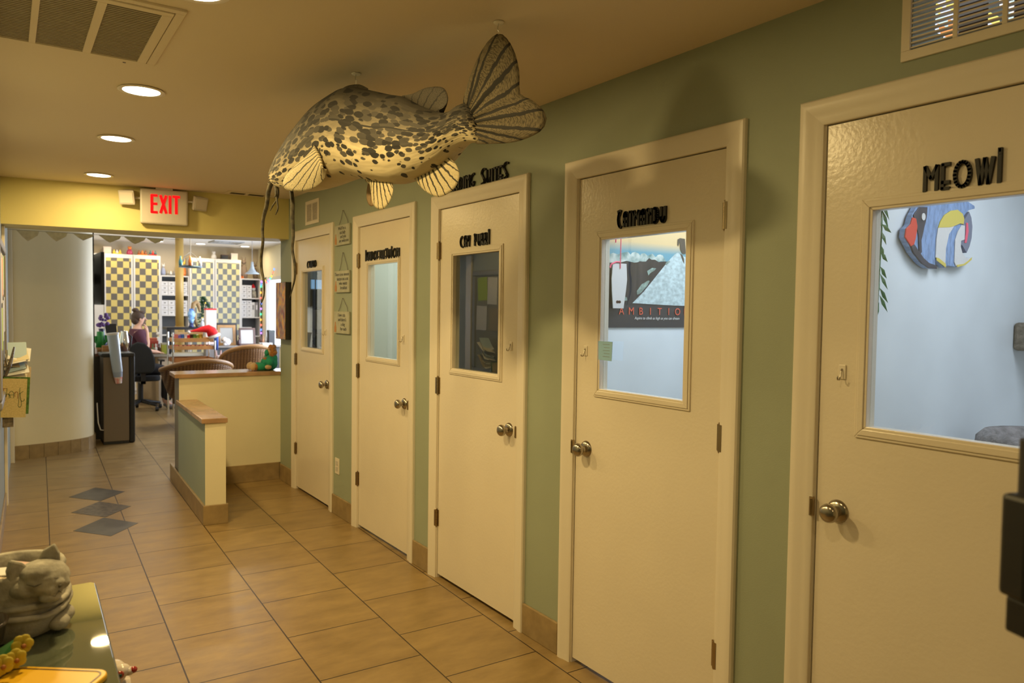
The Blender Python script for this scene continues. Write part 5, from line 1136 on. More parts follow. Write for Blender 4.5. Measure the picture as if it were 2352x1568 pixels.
# ------------------------------------------------------------------ lobby post, ceiling fittings
t = thing('support_post', 'round mustard yellow post rising from behind the black table to the ceiling', 'post', (2.277, 12.62, 0))
b = bm_(); lathe(b, [(0.060, 1.19), (0.060, 2.599)], (2.277, 12.62, 0), 28); obj('shaft', b, mat('mustard_paint', (0.50, 0.32, 0.08), 0.4), t, smooth=True)
b = bm_(); lathe(b, [(0.072, 0.0), (0.072, 1.19)], (2.277, 12.62, 0), 24); obj('lower_shaft', b, mat('mustard_lower_paint', (0.50, 0.32, 0.08), 0.4), t, smooth=True)
E_LB = emit('lobby_lamp_glow', (1.0, 0.93, 0.80), 9)
LBLL = [(1.437, 13.75, 'recessed lobby light above the left checkered cabinets, beside the pendant cards'), (2.151, 13.75, 'recessed lobby light second from the left over the cabinets'), (2.825, 13.75, 'recessed lobby light over the third checkered cabinet'), (3.578, 13.75, 'recessed lobby light rightmost over the cabinets')]
for x, y, lb in LBLL:
    t = thing('recessed_light', lb, 'ceiling light', (x, y, 2.6))
    b = bm_(); lathe(b, [(0.078, 2.601), (0.092, 2.598), (0.092, 2.593), (0.078, 2.592), (0.074, 2.596)], (x, y, 0), 28); obj('trim_ring', b, M['white'], t)
    b = bm_(); lathe(b, [(0.0, 2.5945), (0.076, 2.5945), (0.076, 2.599), (0.0, 2.599)], (x, y, 0), 28); obj('lamp_lens', b, E_LB, t)
    area('lobby_lamp_light', (x, y, 2.588), (0, 0, 0), 0.14, 0.14, 4.0, (1.0, 0.80, 0.48), 'DISK', 170)
x, y = 1.36, 12.6
t = thing('recessed_light', 'small recessed lobby light nearer the beam, peeping above the left cabinets', 'ceiling light', (x, y, 2.6))
b = bm_(); lathe(b, [(0.06, 2.601), (0.075, 2.598), (0.075, 2.593), (0.06, 2.592)], (x, y, 0), 28); obj('trim_ring', b, M['white'], t)
b = bm_(); lathe(b, [(0.0, 2.5945), (0.06, 2.5945), (0.06, 2.599), (0.0, 2.599)], (x, y, 0), 28); obj('lamp_lens', b, E_LB, t)
area('lobby_lamp_light', (x, y, 2.588), (0, 0, 0), 0.12, 0.12, 6, (1.0, 0.82, 0.52), 'DISK', 170)
area('lobby_lamp_light', (2.3, 10.2, 2.588), (0, 0, 0), 0.16, 0.16, 15, (1.0, 0.82, 0.52), 'DISK', 170)
t = thing('recessed_light', 'recessed lobby light hidden above the wicker chairs', 'ceiling light', (2.3, 10.2, 2.6))
b = bm_(); lathe(b, [(0.0, 2.5945), (0.076, 2.5945), (0.076, 2.599), (0.0, 2.599)], (2.3, 10.2, 0), 28); obj('lamp_lens', b, E_LB, t)
t = thing('ceiling_diffuser', 'square white ceiling air diffuser above the right cabinets', 'vent', (3.1, 13.2, 2.6))
b = bm_()
for k in range(4): d = 0.24-0.055*k; fr(b, 3.1-d, 13.1-d, 3.1+d, 13.1+d, 0.022, 2.582+0.004*k, 2.600)
obj('diffuser_rings', b, mat('diffuser_grey', (0.40, 0.40, 0.40), 0.6), t)
# chandelier with bottles
t = thing('chandelier', 'ring chandelier holding coloured glass figures in front of the post', 'chandelier', (2.03, 10.5, 2.0))
b = bm_(); cyl(b, (2.03, 10.5, 2.60), (2.03, 10.5, 2.20), 0.006, n=8); lathe(b, [(0.0, 2.60), (0.05, 2.60), (0.04, 2.575), (0.0, 2.57)], (2.03, 10.5, 0), 20); obj('stem', b, M['grey'], t)
b = bm_(); tube(b, [(2.03+0.135*math.cos(a*PI/10), 10.5+0.135*math.sin(a*PI/10), 2.025) for a in range(21)], 0.012, 8); obj('ring', b, mat('blue_steel', (0.10, 0.16, 0.20), 0.4), t, smooth=True)
for k in range(6):
    a = k*PI/3+0.3; x, y = 2.03+0.135*math.cos(a), 10.5+0.135*math.sin(a)
    b = bm_(); tube(b, [(2.03, 10.5, 2.22), (2.03+0.08*math.cos(a), 10.5+0.08*math.sin(a), 2.16), (x, y, 2.03)], 0.004, 6); obj('strut', b, M['grey'], t)
    b = bm_(); lathe(b, [(0.0, 2.035), (0.022, 2.035), (0.024, 2.09), (0.010, 2.13), (0.011, 2.16), (0.0, 2.16)], (x, y, 0), 14); obj('glass_figure', b, [M['orange'], M['white'], M['yellowg'], mat('teal_glass', (0.10, 0.30, 0.35), 0.2)][k % 4], t, smooth=True)
t = thing('pendant_lamp', 'grey cone pendant lamp hanging before the right shelf unit', 'pendant lamp', (3.23, 12.0, 2.02))
b = bm_(); cyl(b, (3.23, 12.0, 2.60), (3.23, 12.0, 2.20), 0.004, n=8); lathe(b, [(0.0, 2.60), (0.05, 2.60), (0.05, 2.58), (0.0, 2.575)], (3.23, 12.0, 0), 18); obj('cord', b, M['grey'], t)
b = bm_(); lathe(b, [(0.018, 2.22), (0.022, 2.16), (0.035, 2.11), (0.060, 2.07), (0.105, 2.04), (0.11, 2.03), (0.10, 2.032), (0.055, 2.062), (0.02, 2.10)], (3.23, 12.0, 0), 24); obj('shade', b, mat('blue_grey_enamel', (0.30, 0.34, 0.36), 0.3), t, smooth=True)

# ------------------------------------------------------------------ checkered cabinets along the far wall
def cabinet(x0, x1, lb, ck):
    t = thing('tall_cabinet', lb, 'cabinet', ((x0+x1)/2, 14.15, 0), 'tall cabinets along the far wall')
    b = bm_(); box(b, x0, 14.012, 0, x0+0.02, 14.295, 2.365); box(b, x1-0.02, 14.012, 0, x1, 14.295, 2.365); box(b, x0+0.02, 14.012, 2.345, x1-0.02, 14.295, 2.365); box(b, x0+0.02, 14.28, 0, x1-0.02, 14.295, 2.345); box(b, x0+0.02, 14.012, 0, x1-0.02, 14.28, 0.05); obj('carcass', b, M['white'], t)
    b = bm_(); f = 0.030; z0, z1 = 0.06, 2.345
    fr_ = ((x0+0.004, z0, x0+f, z1), (x1-f, z0, x1-0.004, z1), (x0+f, z0, x1-f, z0+0.05), (x0+f, z1-0.045, x1-f, z1))
    for q in fr_: box(b, q[0], 13.99, q[1], q[2], 14.010, q[3])
    dr = obj('door', b, M['white'], t)
    b = bm_(); box(b, x0+f, 13.996, z0+0.05, x1-f, 14.004, z1-0.045); me = obj('note_covered_panel', b, ck, dr)
    return t
cabinet(1.362, 1.799, 'tall cabinet with yellow and grey checks, leftmost against the far wall', M['check1'])
cabinet(1.801, 2.226, 'tall checkered cabinet behind the seated person, second from left', M['check1'])
cabinet(2.690, 3.112, 'tall pale checkered cabinet behind the small evergreen', M['check2'])
cabinet(3.114, 3.570, 'tall pale checkered cabinet next to the right shelf unit', M['check2'])
b = bm_(); box(b, 1.0, 14.0, 0, 1.36, 14.3, 2.36)
t = tag(obj('storage_column', b, M['white']), 'plain white storage column partly hidden by the wall television', 'cabinet')
def shelves(x0, x1, zs, ztop, lb):
    t = thing('shelf_unit', lb, 'shelf unit', ((x0+x1)/2, 14.15, 0))
    b = bm_(); box(b, x0, 14.01, 0, x0+0.018, 14.295, ztop); box(b, x1-0.018, 14.01, 0, x1, 14.295, ztop); obj('side_panels', b, M['white'], t)
    b = bm_(); box(b, x0+0.018, 14.285, 0, x1-0.018, 14.295, ztop); obj('back_panel', b, mat('charcoal_back_panel', (0.10, 0.10, 0.10), 0.7), t)
    for z in zs:
        b = bm_(); box(b, x0+0.018, 14.012, z, x1-0.018, 14.284, z+0.02); obj('shelf', b, M['white'], t)
    return t
shelves(2.228, 2.688, [0.06, 0.62, 0.99, 1.335, 1.690, 2.018], 2.038, 'white open shelf unit behind the yellow post')
shelves(3.572, 3.925, [0.06, 0.60, 0.96, 1.308, 1.658, 2.012], 2.032, 'white open shelf unit at the right end by the window')
BX = mat('white_carton', (0.74, 0.73, 0.74), 0.7, noise=0.15, nscale=30)
t0 = None
def carton(x, z, w_, h_, lb):
    global t0
    t = thing('storage_box', lb, 'box', (x, 14.12, z), 'white boxes on the lobby shelves')
    b = bm_(); box(b, x-w_/2, 14.03, z+0.0005, x+w_/2, 14.24, z+h_-0.012); obj('box_body', b, BX, t, bevel=0.004)
    b = bm_(); box(b, x-w_/2-0.002, 14.028, z+h_-0.012, x+w_/2+0.002, 14.242, z+h_); obj('lid', b, M['white'], t)
    b = bm_(); box(b, x-0.016, 14.0275, z+h_*0.35, x+0.016, 14.0298, z+h_*0.55); obj('label_holder', b, M['grey'], t)
for (xs, z0, rows_, h_, who) in (((2.296, 2.402, 2.508, 2.614), 1.710, 3, 0.075, 'upper bay behind the post'), ((2.296, 2.402, 2.508, 2.614), 1.355, 3, 0.085, 'second bay behind the post'),
                                 ((3.635, 3.725), 1.678, 3, 0.078, 'top bay beside the window'), ((3.635, 3.725), 1.328, 4, 0.076, 'middle bay beside the window'), ((3.635, 3.725), 0.980, 2, 0.08, 'lower bay beside the window')):
    for r in range(rows_):
        for q, x in enumerate(xs):
            carton(x, z0 + r*h_, 0.102 if len(xs) > 2 else 0.086, h_-0.001, 'white box, %s, %s row, %s stack' % (who, ('bottom', 'second', 'third', 'fourth')[r], ('leftmost', 'second', 'third', 'rightmost')[q] if len(xs) > 2 else ('left', 'right')[q]))
def simple(name, label, catg, parts, loc):
    t = thing(name, label, catg, loc)
    for nm, b, m, sm in parts: obj(nm, b, m, t, smooth=sm)
    return t
# right shelf: santa-hatted owl and files
b1 = bm_(); lathe(b1, [(0.0, 1.679), (0.045, 1.679), (0.05, 1.74), (0.04, 1.80), (0.0, 1.83)], (3.83, 14.12, 0), 18)
b2 = bm_(); ball(b2, (3.825, 14.12, 1.85), 0.038, n=14); b3 = bm_(); lathe(b3, [(0.038, 1.865), (0.030, 1.90), (0.006, 1.94), (0.0, 1.942)], (3.82, 14.12, 0), 14)
simple('owl_ornament', 'grey owl ornament in a red and white cap on the right shelf', 'ornament', [('owl_body', b1, M['stone'], True), ('owl_head', b2, M['white'], True), ('owl_cap', b3, M['redfelt'], True)], (3.83, 14.12, 1.68))
for k, (x, lb) in enumerate(((3.795, 'tall white file standing beside the boxes, left one of the pair'), (3.858, 'tall dark file standing beside the boxes, right one of the pair'))):
    b1 = bm_(); box(b1, x-0.028, 14.03, 1.3285, x+0.028, 14.25, 1.60); b2 = bm_(); box(b2, x-0.014, 14.0285, 1.46, x+0.014, 14.0298, 1.55)
    simple('box_file', lb, 'file', [('file_body', b1, (M['white'], M['grey'])[k], False), ('spine_label', b2, (M['grey'], M['white'])[k], False)], (x, 14.1, 1.33))
# figures on top of the cabinets
def fig(name, label, catg, x, y, z, cols, w_, h_, kind_):
    t = thing(name, label, catg, (x, y, z))
    if kind_ == 'box':
        b = bm_(); box(b, x-w_/2, y-0.05, z+0.0005, x+w_/2, y+0.06, z+h_); obj('box_body', b, cols[0], t, bevel=0.003)
        b = bm_(); box(b, x-w_/2-0.002, y-0.052, z+h_*0.86, x+w_/2+0.002, y+0.062, z+h_+0.002); obj('lid', b, cols[-1], t)
    elif kind_ == 'cat':
        b = bm_(); lathe(b, [(0.0, z+0.0005), (w_*.42, z+0.0005), (w_*.5, z+h_*.2), (w_*.36, z+h_*.5), (w_*.2, z+h_*.62), (0.0, z+h_*.66)], (x, y, 0), 18); obj('figure_body', b, cols[0], t, smooth=True)
        b = bm_(); ball(b, (x, y-0.01, z+h_*.76), w_*.30, (1, .9, .9), 14); hd = obj('figure_head', b, cols[-1], t, smooth=True)
        for s_ in (-1, 1):
            b = bm_(); tube(b, [(x+s_*w_*.17, y, z+h_*.84), (x+s_*w_*.24, y, z+h_)], [w_*.10, 0.002], 6); obj('ear', b, cols[-1], hd)
    elif kind_ == 'row':
        n = 3
        b = bm_(); box(b, x-w_/2, y-0.03, z+0.0005, x+w_/2, y+0.03, z+h_*.25); obj('figure_base', b, cols[0], t, bevel=0.004)
        for k in range(n):
            b = bm_(); xx_ = x-w_/2+w_*(k+.5)/n; lathe(b, [(0.0, z+h_*.25), (w_*.15, z+h_*.25), (w_*.16, z+h_*.55), (w_*.06, z+h_*.72), (w_*.10, z+h_*.86), (0.0, z+h_)], (xx_, y, 0), 12); obj('small_figure', b, cols[(k+1) % len(cols)], t, smooth=True)
fig('white_carton', 'pale cream carton on top of the leftmost cabinet', 'box', 1.43, 14.15, 2.3655, [mat('cream_carton', (0.62, 0.52, 0.46), 0.7)], 0.115, 0.118, 'box')
fig('yellow_figurine', 'row of bright yellow ducks on top of the leftmost cabinet', 'figurine', 1.575, 14.13, 2.3655, [M['yellowg'], M['yellowg'], M['paper']], 0.135, 0.08, 'row')
fig('cat_figurine', 'red and purple cat figurine above the gap of the left cabinets', 'figurine', 1.765, 14.13, 2.3655, [mat('magenta_glaze', (0.45, 0.05, 0.12), 0.3), M['orange']], 0.105, 0.155, 'cat')
fig('orange_figurine', 'orange figurine group on the second checkered cabinet', 'figurine', 1.96, 14.13, 2.3655, [M['orange'], mat('brown_glaze', (0.30, 0.10, 0.04), 0.3)], 0.15, 0.092, 'row')
fig('teal_figurine', 'red and teal cup figurines at the right end of the second cabinet', 'figurine', 2.125, 14.13, 2.3655, [M['red'], mat('teal_glaze', (0.03, 0.12, 0.14), 0.3)], 0.12, 0.098, 'row')
fig('cat_figurine', 'white and blue cat figurine on the shelf behind the post', 'figurine', 2.287, 14.13, 2.0385, [mat('blue_white_glaze', (0.30, 0.34, 0.50), 0.3), M['white']], 0.085, 0.22, 'cat')
fig('small_ornaments', 'low group of brown ornaments beside the yellow post top', 'ornament', 2.41, 14.13, 2.0385, [M['grey'], M['stone'], M['paper']], 0.14, 0.085, 'row')
fig('orange_vase', 'orange vase figure just right of the yellow post', 'vase', 2.62, 14.13, 2.0385, [M['orange'], M['yellowg']], 0.09, 0.30, 'cat')
fig('cat_figurine', 'white cat figurine between the two pale checkered cabinets', 'figurine', 3.125, 14.13, 2.3655, [M['white'], M['yellowg'], M['white']], 0.095, 0.145, 'cat')
fig('dark_photo_frame', 'small dark framed photo on the rightmost checkered cabinet', 'picture frame', 3.31, 14.13, 2.3655, [M['black'], M['dwood_and_shade']], 0.115, 0.085, 'box')
fig('white_carton', 'pale cream carton on top of the rightmost cabinet', 'box', 3.48, 14.15, 2.3655, [mat('cream_carton_two', (0.66, 0.60, 0.55), 0.7)], 0.115, 0.118, 'box')
fig('stone_cat', 'large brown stone cat statue on the right shelf unit', 'statue', 3.65, 14.13, 2.0325, [mat('brown_stone', (0.22, 0.16, 0.12), 0.7)], 0.145, 0.40, 'cat')
fig('orange_dish', 'small orange dish in front of the brown stone cat', 'dish', 3.60, 14.05, 2.0325, [M['orange']], 0.06, 0.05, 'row')
fig('dark_vase', 'dark narrow vase at the right end of the shelf unit', 'vase', 3.86, 14.13, 2.0325, [mat('dark_bronze', (0.12, 0.08, 0.05), 0.5)], 0.09, 0.33, 'cat')

# ------------------------------------------------------------------ desk, chair and person
t = thing('front_desk', 'cream front desk with a pale top behind the office chair', 'desk', (2.2, 12.4, 0))
b = bm_(); box(b, 1.62, 12.10, 0.745, 2.60, 12.50, 0.785); obj('desk_top', b, mat('pale_laminate', (0.45, 0.42, 0.33), 0.5), t, bevel=0.004)
b = bm_(); box(b, 1.90, 12.15, 0.0, 2.58, 12.48, 0.745); obj('pedestal', b, mat('beige_laminate', (0.52, 0.42, 0.29), 0.5), t)
b = bm_(); box(b, 1.64, 12.44, 0.0, 1.90, 12.48, 0.745); obj('modesty_panel', b, mat('beige_laminate_two', (0.52, 0.42, 0.29), 0.5), t)
t = thing('work_table', 'tall narrow black table around the yellow post', 'table', (2.25, 12.3, 0))
b = bm_(); box(b, 1.995, 12.05, 1.150, 2.61, 12.42, 1.188); obj('tabletop', b, M['black'], t)
for (x, y) in ((2.03, 12.08), (2.56, 12.08)):
    b = bm_(); box(b, x-0.028, y-0.028, 0.786, x+0.028, y+0.028, 1.15); obj('leg', b, M['black'], t)
t = thing('red_tray', 'low red letter tray on the desk by the hand', 'tray', (1.82, 12.3, 0.785))
b = bm_(); box(b, 1.76, 12.2, 0.786, 1.90, 12.42, 0.93); box(b, 1.755, 12.195, 0.93, 1.905, 12.425, 0.985); obj('tray_body', b, mat('brick_red_plastic', (0.35, 0.05, 0.03), 0.5), t, bevel=0.01)
b = bm_(); box(b, 1.77, 12.21, 0.986, 1.89, 12.41, 1.02); obj('paper_stack', b, mat('rust_folder', (0.45, 0.10, 0.05), 0.6), t)
fig('green_tin', 'pale green and yellow tin on the desk', 'tin', 1.985, 12.20, 0.7855, [mat('lime_tin', (0.45, 0.50, 0.08), 0.4), mat('pale_tin', (0.55, 0.55, 0.42), 0.4)], 0.09, 0.16, 'box')
fig('desk_ornaments', 'dark little ornaments clustered on the desk edge', 'ornament', 1.86, 12.14, 0.7855, [M['dwood_and_shade'], mat('olive_glaze', (0.10, 0.13, 0.04), 0.5), M['paper']], 0.13, 0.16, 'row')
fig('white_papers', 'white crumpled papers at the left end of the black table', 'papers', 1.955, 12.55, 0.7855, [M['paper']], 0.10, 0.38, 'cat')

# office chair
t = thing('office_chair', 'black swivel office chair under the seated person', 'office chair', (1.60, 11.62, 0))
b = bm_(); outl = [(1.36, 0.62), (1.385, 0.86), (1.44, 0.96), (1.53, 1.005), (1.62, 0.985), (1.70, 0.90), (1.75, 0.76), (1.755, 0.62), (1.70, 0.56), (1.42, 0.56)]
prism_y(b, [(x, z-0.01) for x, z in outl], 11.48, 11.54); obj('backrest', b, mat('black_fabric', (0.012, 0.012, 0.010), 0.9), t, bevel=0.02)
b = bm_(); prism(b, [(p[0]+1.60, p[1]+11.80) for p in rrect(0.48, 0.50, 0.10)], 0.43, 0.510); obj('seat', b, mat('black_seat_fabric', (0.012, 0.012, 0.012), 0.9), t, bevel=0.02)
b = bm_(); box(b, 1.57, 11.50, 0.40, 1.63, 11.54, 0.75); box(b, 1.57, 11.50, 0.40, 1.63, 11.85, 0.44); obj('back_bar', b, M['black'], t)
b = bm_(); cyl(b, (1.60, 11.78, 0.12), (1.60, 11.78, 0.46), 0.035, n=16); obj('gas_lift', b, M['black'], t)
for k in range(5):
    a = 2*PI*k/5+0.35; ex, ey = 1.60+0.29*math.cos(a), 11.78+0.29*math.sin(a)
    b = bm_(); tube(b, [(1.60, 11.78, 0.14), (ex, ey, 0.085)], [0.03, 0.02], 10); lg = obj('leg', b, M['black'], t)
    b = bm_(); lathe(b, [(0.0, -0.02), (0.03, -0.02), (0.032, 0), (0.03, 0.02), (0.0, 0.02)], (ex, ey, 0.0335), 14, 'x'); obj('caster', b, M['black'], lg)
for s_ in (-1, 1):
    b = bm_(); tube(b, [(1.60+s_*0.24, 11.86, 0.52), (1.60+s_*0.28, 11.86, 0.60), (1.60+s_*0.28, 11.84, 0.70)], 0.014, 8); box(b, 1.60+s_*0.28-0.03, 11.70, 0.70, 1.60+s_*0.28+0.03, 11.95, 0.725); obj('armrest', b, M['black'], t)

# seated person, in profile facing right
t = thing('person', 'person in a maroon top, hair in a bun, hand at chin, seated at the desk', 'person', (1.58, 11.78, 0.0))
yb_ = 11.80
nodes = [(1.545, yb_, 0.62, .105, .12), (1.545, yb_, 0.78, .10, .12), (1.555, yb_, 0.95, .105, .135), (1.565, yb_, 1.10, .095, .15), (1.570, yb_, 1.175, .06, .08), (1.582, yb_, 1.225, .042, .042), (1.600, yb_, 1.275, .055, .055), (1.603, yb_, 1.335, .078, .072), (1.598, yb_, 1.385, .070, .066),
         # near arm (towards the camera, -y): shoulder, elbow on the desk side, wrist at the chin
         (1.565, yb_-0.155, 1.105, .052), (1.61, yb_-0.19, 0.98, .043), (1.665, yb_-0.17, 0.875, .038), (1.680, yb_-0.12, 0.99, .033), (1.683, yb_-0.06, 1.10, .026), (1.680, yb_-0.035, 1.150, .024, .034), (1.674, yb_-0.025, 1.190, .020, .034),
         # far arm resting forward
         (1.565, yb_+0.155, 1.105, .052), (1.62, yb_+0.18, 0.97, .042), (1.68, yb_+0.16, 0.86, .037), (1.80, yb_+0.20, 0.83, .030), (1.88, yb_+0.24, 0.815, .022, .034),
         # legs
         (1.60, yb_-0.09, 0.60, .085), (1.80, yb_-0.10, 0.585, .075), (1.96, yb_-0.10, 0.545, .062), (1.95, yb_-0.10, 0.30, .052), (1.94, yb_-0.10, 0.09, .036), (2.03, yb_-0.10, 0.045, .032, .04),
         (1.60, yb_+0.09, 0.60, .085), (1.80, yb_+0.12, 0.585, .075), (1.96, yb_+0.13, 0.545, .062), (1.95, yb_+0.13, 0.30, .052), (1.94, yb_+0.13, 0.09, .036), (2.03, yb_+0.13, 0.045, .032, .04)]
edges = [(0, 1), (1, 2), (2, 3), (3, 4), (4, 5), (5, 6), (6, 7), (7, 8), (3, 9), (9, 10), (10, 11), (11, 12), (12, 13), (13, 14), (14, 15), (3, 16), (16, 17), (17, 18), (18, 19), (19, 20),
         (0, 21), (21, 22), (22, 23), (23, 24), (24, 25), (25, 26), (0, 27), (27, 28), (28, 29), (29, 30), (30, 31), (31, 32)]
# fingers of the near hand curl towards the chin, thumb beside them
hand0 = 15
for k in range(4):
    i = len(nodes); y0 = yb_-0.048+0.014*k
    ln_ = (0.85, 1.0, 0.95, 0.8)[k]
    nodes += [(1.672, y0, 1.208, .0095), (1.662-0.004*ln_, y0, 1.208+0.022*ln_, .0090), (1.646-0.006*ln_, y0, 1.208+0.030*ln_, .0082)]
    edges += [(hand0, i), (i, i+1), (i+1, i+2)]
i = len(nodes); nodes += [(1.668, yb_-0.062, 1.175, .011), (1.655, yb_-0.058, 1.198, .0098), (1.648, yb_-0.050, 1.214, .009)]; edges += [(14, i), (i, i+1), (i+1, i+2)]
for k in range(4):
    i = len(nodes); y0 = yb_+0.222+0.013*k
    nodes += [(1.905, y0, 0.812, .0092), (1.935, y0, 0.806, .0085), (1.955, y0, 0.797, .0075)]; edges += [(20, i), (i, i+1), (i+1, i+2)]
i = len(nodes); nodes += [(1.885, yb_+0.205, 0.812, .0105), (1.905, yb_+0.192, 0.804, .009)]; edges += [(19, i), (i, i+1)]
body = skin_mesh('body', nodes, edges, M['skin'], t, 2)
# face details
b = bm_(); tube(b, [(1.664, yb_, 1.325), (1.690, yb_, 1.298), (1.672, yb_, 1.290)], [0.009, 0.011, 0.008], 8); obj('nose', b, M['skin'], t, smooth=True)
for s_ in (-1, 1):
    b = bm_(); ball(b, (1.661, yb_+s_*0.028, 1.328), 0.010, n=10); e_ = obj('eye', b, M['white'], t, smooth=True)
    b = bm_(); ball(b, (1.667, yb_+s_*0.028, 1.328), 0.005, n=8); obj('iris', b, M['hair'], e_, smooth=True)
    b = bm_(); ball(b, (1.598, yb_+s_*0.072, 1.305), 0.020, (.7, .35, 1.2), 12); obj('ear', b, M['skin'], t, smooth=True)
b = bm_(); tube(b, [(1.668, yb_-0.018, 1.262), (1.674, yb_, 1.263), (1.668, yb_+0.018, 1.262)], 0.005, 8); obj('mouth', b, mat('lips', (0.45, 0.14, 0.12), 0.5), t, smooth=True)
b = bm_(); ball(b, (1.578, yb_, 1.352), 0.088, (1.0, .95, .95), 24); ball(b, (1.545, yb_, 1.305), 0.068, (.9, .98, 1.1), 18); ball(b, (1.615, yb_, 1.405), 0.055, (1.1, 1.15, .6), 16); hr = obj('hair', b, M['hair'], t, smooth=True)
b = bm_(); ball(b, (1.543, yb_, 1.440), 0.042, (1.1, 1.0, .8), 16); obj('hair_bun', b, M['hair'], hr, smooth=True)
tn = [(1.545, yb_, 0.58, .12, .14), (1.545, yb_, 0.78, .113, .137), (1.555, yb_, 0.95, .12, .15), (1.563, yb_, 1.10, .113, .175), (1.568, yb_, 1.168, .080, .115),
      (1.565, yb_-0.158, 1.108, .077), (1.608, yb_-0.190, 0.98, .064), (1.640, yb_-0.180, 0.92, .060), (1.565, yb_+0.158, 1.108, .077), (1.618, yb_+0.18, 0.975, .064), (1.650, yb_+0.17, 0.91, .060)]
skin_mesh('scrub_top', tn, [(0, 1), (1, 2), (2, 3), (3, 4), (3, 5), (5, 6), (6, 7), (3, 8), (8, 9), (9, 10)], M['maroon'], t, 2)
pn = [(1.545, yb_, 0.61, .12, .14), (1.62, yb_-0.09, 0.605, .098), (1.80, yb_-0.10, 0.59, .088), (1.965, yb_-0.10, 0.55, .075), (1.955, yb_-0.10, 0.30, .066), (1.945, yb_-0.10, 0.12, .058),
      (1.62, yb_+0.09, 0.605, .098), (1.80, yb_+0.12, 0.59, .088), (1.965, yb_+0.13, 0.55, .075), (1.955, yb_+0.13, 0.30, .066), (1.945, yb_+0.13, 0.12, .058)]
skin_mesh('trousers', pn, [(0, 1), (1, 2), (2, 3), (3, 4), (4, 5), (0, 6), (6, 7), (7, 8), (8, 9), (9, 10)], M['trouser'], t, 2)
for s_, yy in ((-1, yb_-0.10), (1, yb_+0.13)):
    b = bm_(); ball(b, (2.00, yy, 0.045), 0.05, (1.6, .85, .85), 16); obj('shoe', b, M['grey'], t, smooth=True)

# ------------------------------------------------------------------ display cart with trays
t = thing('display_cart', 'chrome framed display cart with stacked wooden trays', 'cart', (2.15, 11.0, 0))
for (x, y, h_) in ((1.878, 10.88, 1.145), (2.418, 10.88, 1.03), (1.878, 11.25, 1.145), (2.418, 11.25, 1.145)):
    b = bm_(); cyl(b, (x, y, 0.0), (x, y, h_), 0.011, n=12); obj('post', b, M['chrome'], t, smooth=False)
for k, (z0, h_, col) in enumerate(((1.012, 0.055, (0.50, 0.24, 0.07)), (0.908, 0.050, (0.50, 0.24, 0.08)), (0.735, 0.058, (0.34, 0.13, 0.03)), (0.38, 0.058, (0.34, 0.13, 0.03)))):
    b = bm_(); wm = mat('tray_wood_%d' % k, col, 0.45, noise=0.3, nscale=8)
    box(b, 1.892, 10.89, z0, 2.404, 11.24, z0+0.010)
    for q in ((1.892, 10.885, 2.404, 10.895), (1.892, 11.235, 2.404, 11.245), (1.890, 10.885, 1.900, 11.245), (2.396, 10.885, 2.406, 11.245)): box(b, q[0], q[1], z0, q[2], q[3], z0+h_)
    obj('tray', b, wm, t, bevel=0.002)
random.seed(31)
pal = [M['red'], M['blue'], M['paper'], M['orange'], mat('carton_green', (0.15, 0.40, 0.08), 0.6), mat('carton_purple', (0.18, 0.12, 0.45), 0.6), M['yellowg']]
for k in range(9):
    x = 1.93+k*0.052
    t2 = thing('treat_packet', 'small %s treat packet on the cart middle tray, %s from its left end' % (('brick red', 'orange', 'rust')[k % 3], ('first', 'second', 'third', 'fourth', 'fifth', 'sixth', 'seventh', 'eighth', 'ninth')[k]), 'packet', (x, 10.95, 0.918), 'treat packets on the cart middle tray')
    b = bm_(); box(b, x-0.022, 10.91, 0.9185, x+0.022, 10.97, 0.975); obj('packet_body', b, mat('packet_%d' % k, ((0.55, 0.12, 0.06), (0.62, 0.25, 0.08), (0.45, 0.16, 0.08))[k % 3], 0.6), t2, bevel=0.004)
    b = bm_(); box(b, x-0.014, 10.9085, 0.935, x+0.014, 10.9095, 0.957); obj('packet_label', b, M['paper'], t2)
t = thing('wooden_crate', 'slatted pale wooden crate of packets on the cart top tray', 'crate', (2.12, 11.0, 1.022))
b = bm_()
for q in ((1.955, 1.965), (2.282, 2.292)): box(b, q[0], 11.0, 1.0225, q[1], 11.2, 1.165)
for z in (1.0225, 1.118): box(b, 1.965, 10.998, z, 2.282, 11.006, z+0.022); box(b, 1.965, 11.19, z, 2.282, 11.198, z+0.022)
box(b, 1.965, 11.006, 1.0225, 2.282, 11.19, 1.028); obj('crate_body', b, mat('pale_pine', (0.58, 0.42, 0.22), 0.5), t)
for k in range(8):
    x = 1.988+k*0.039
    t2 = thing('snack_packet', '%s packet in the pale wooden crate, %s from its left end' % (('purple', 'blue', 'white', 'red', 'brown', 'green', 'lime', 'yellow')[k], ('first', 'second', 'third', 'fourth', 'fifth', 'sixth', 'seventh', 'eighth')[k]), 'packet', (x, 11.0, 1.028), 'packets in the pale wooden crate')
    b = bm_(); box(b, x-0.017, 11.02, 1.0285, x+0.017, 11.12, 1.105+0.012*(k % 3)); obj('packet_body', b, (pal[5], M['blue'], M['paper'], M['red'], M['dwood_and_shade'], pal[4], mat('lime_carton', (0.35, 0.5, 0.08), 0.6), M['yellowg'])[k], t2, bevel=0.003)
t = thing('red_carton', 'small red carton at the left end of the cart top tray', 'box', (1.92, 10.96, 1.022))
b = bm_(); box(b, 1.903, 10.92, 1.0225, 1.950, 11.0, 1.12); obj('carton_body', b, mat('dull_red_carton', (0.45, 0.10, 0.06), 0.6), t)
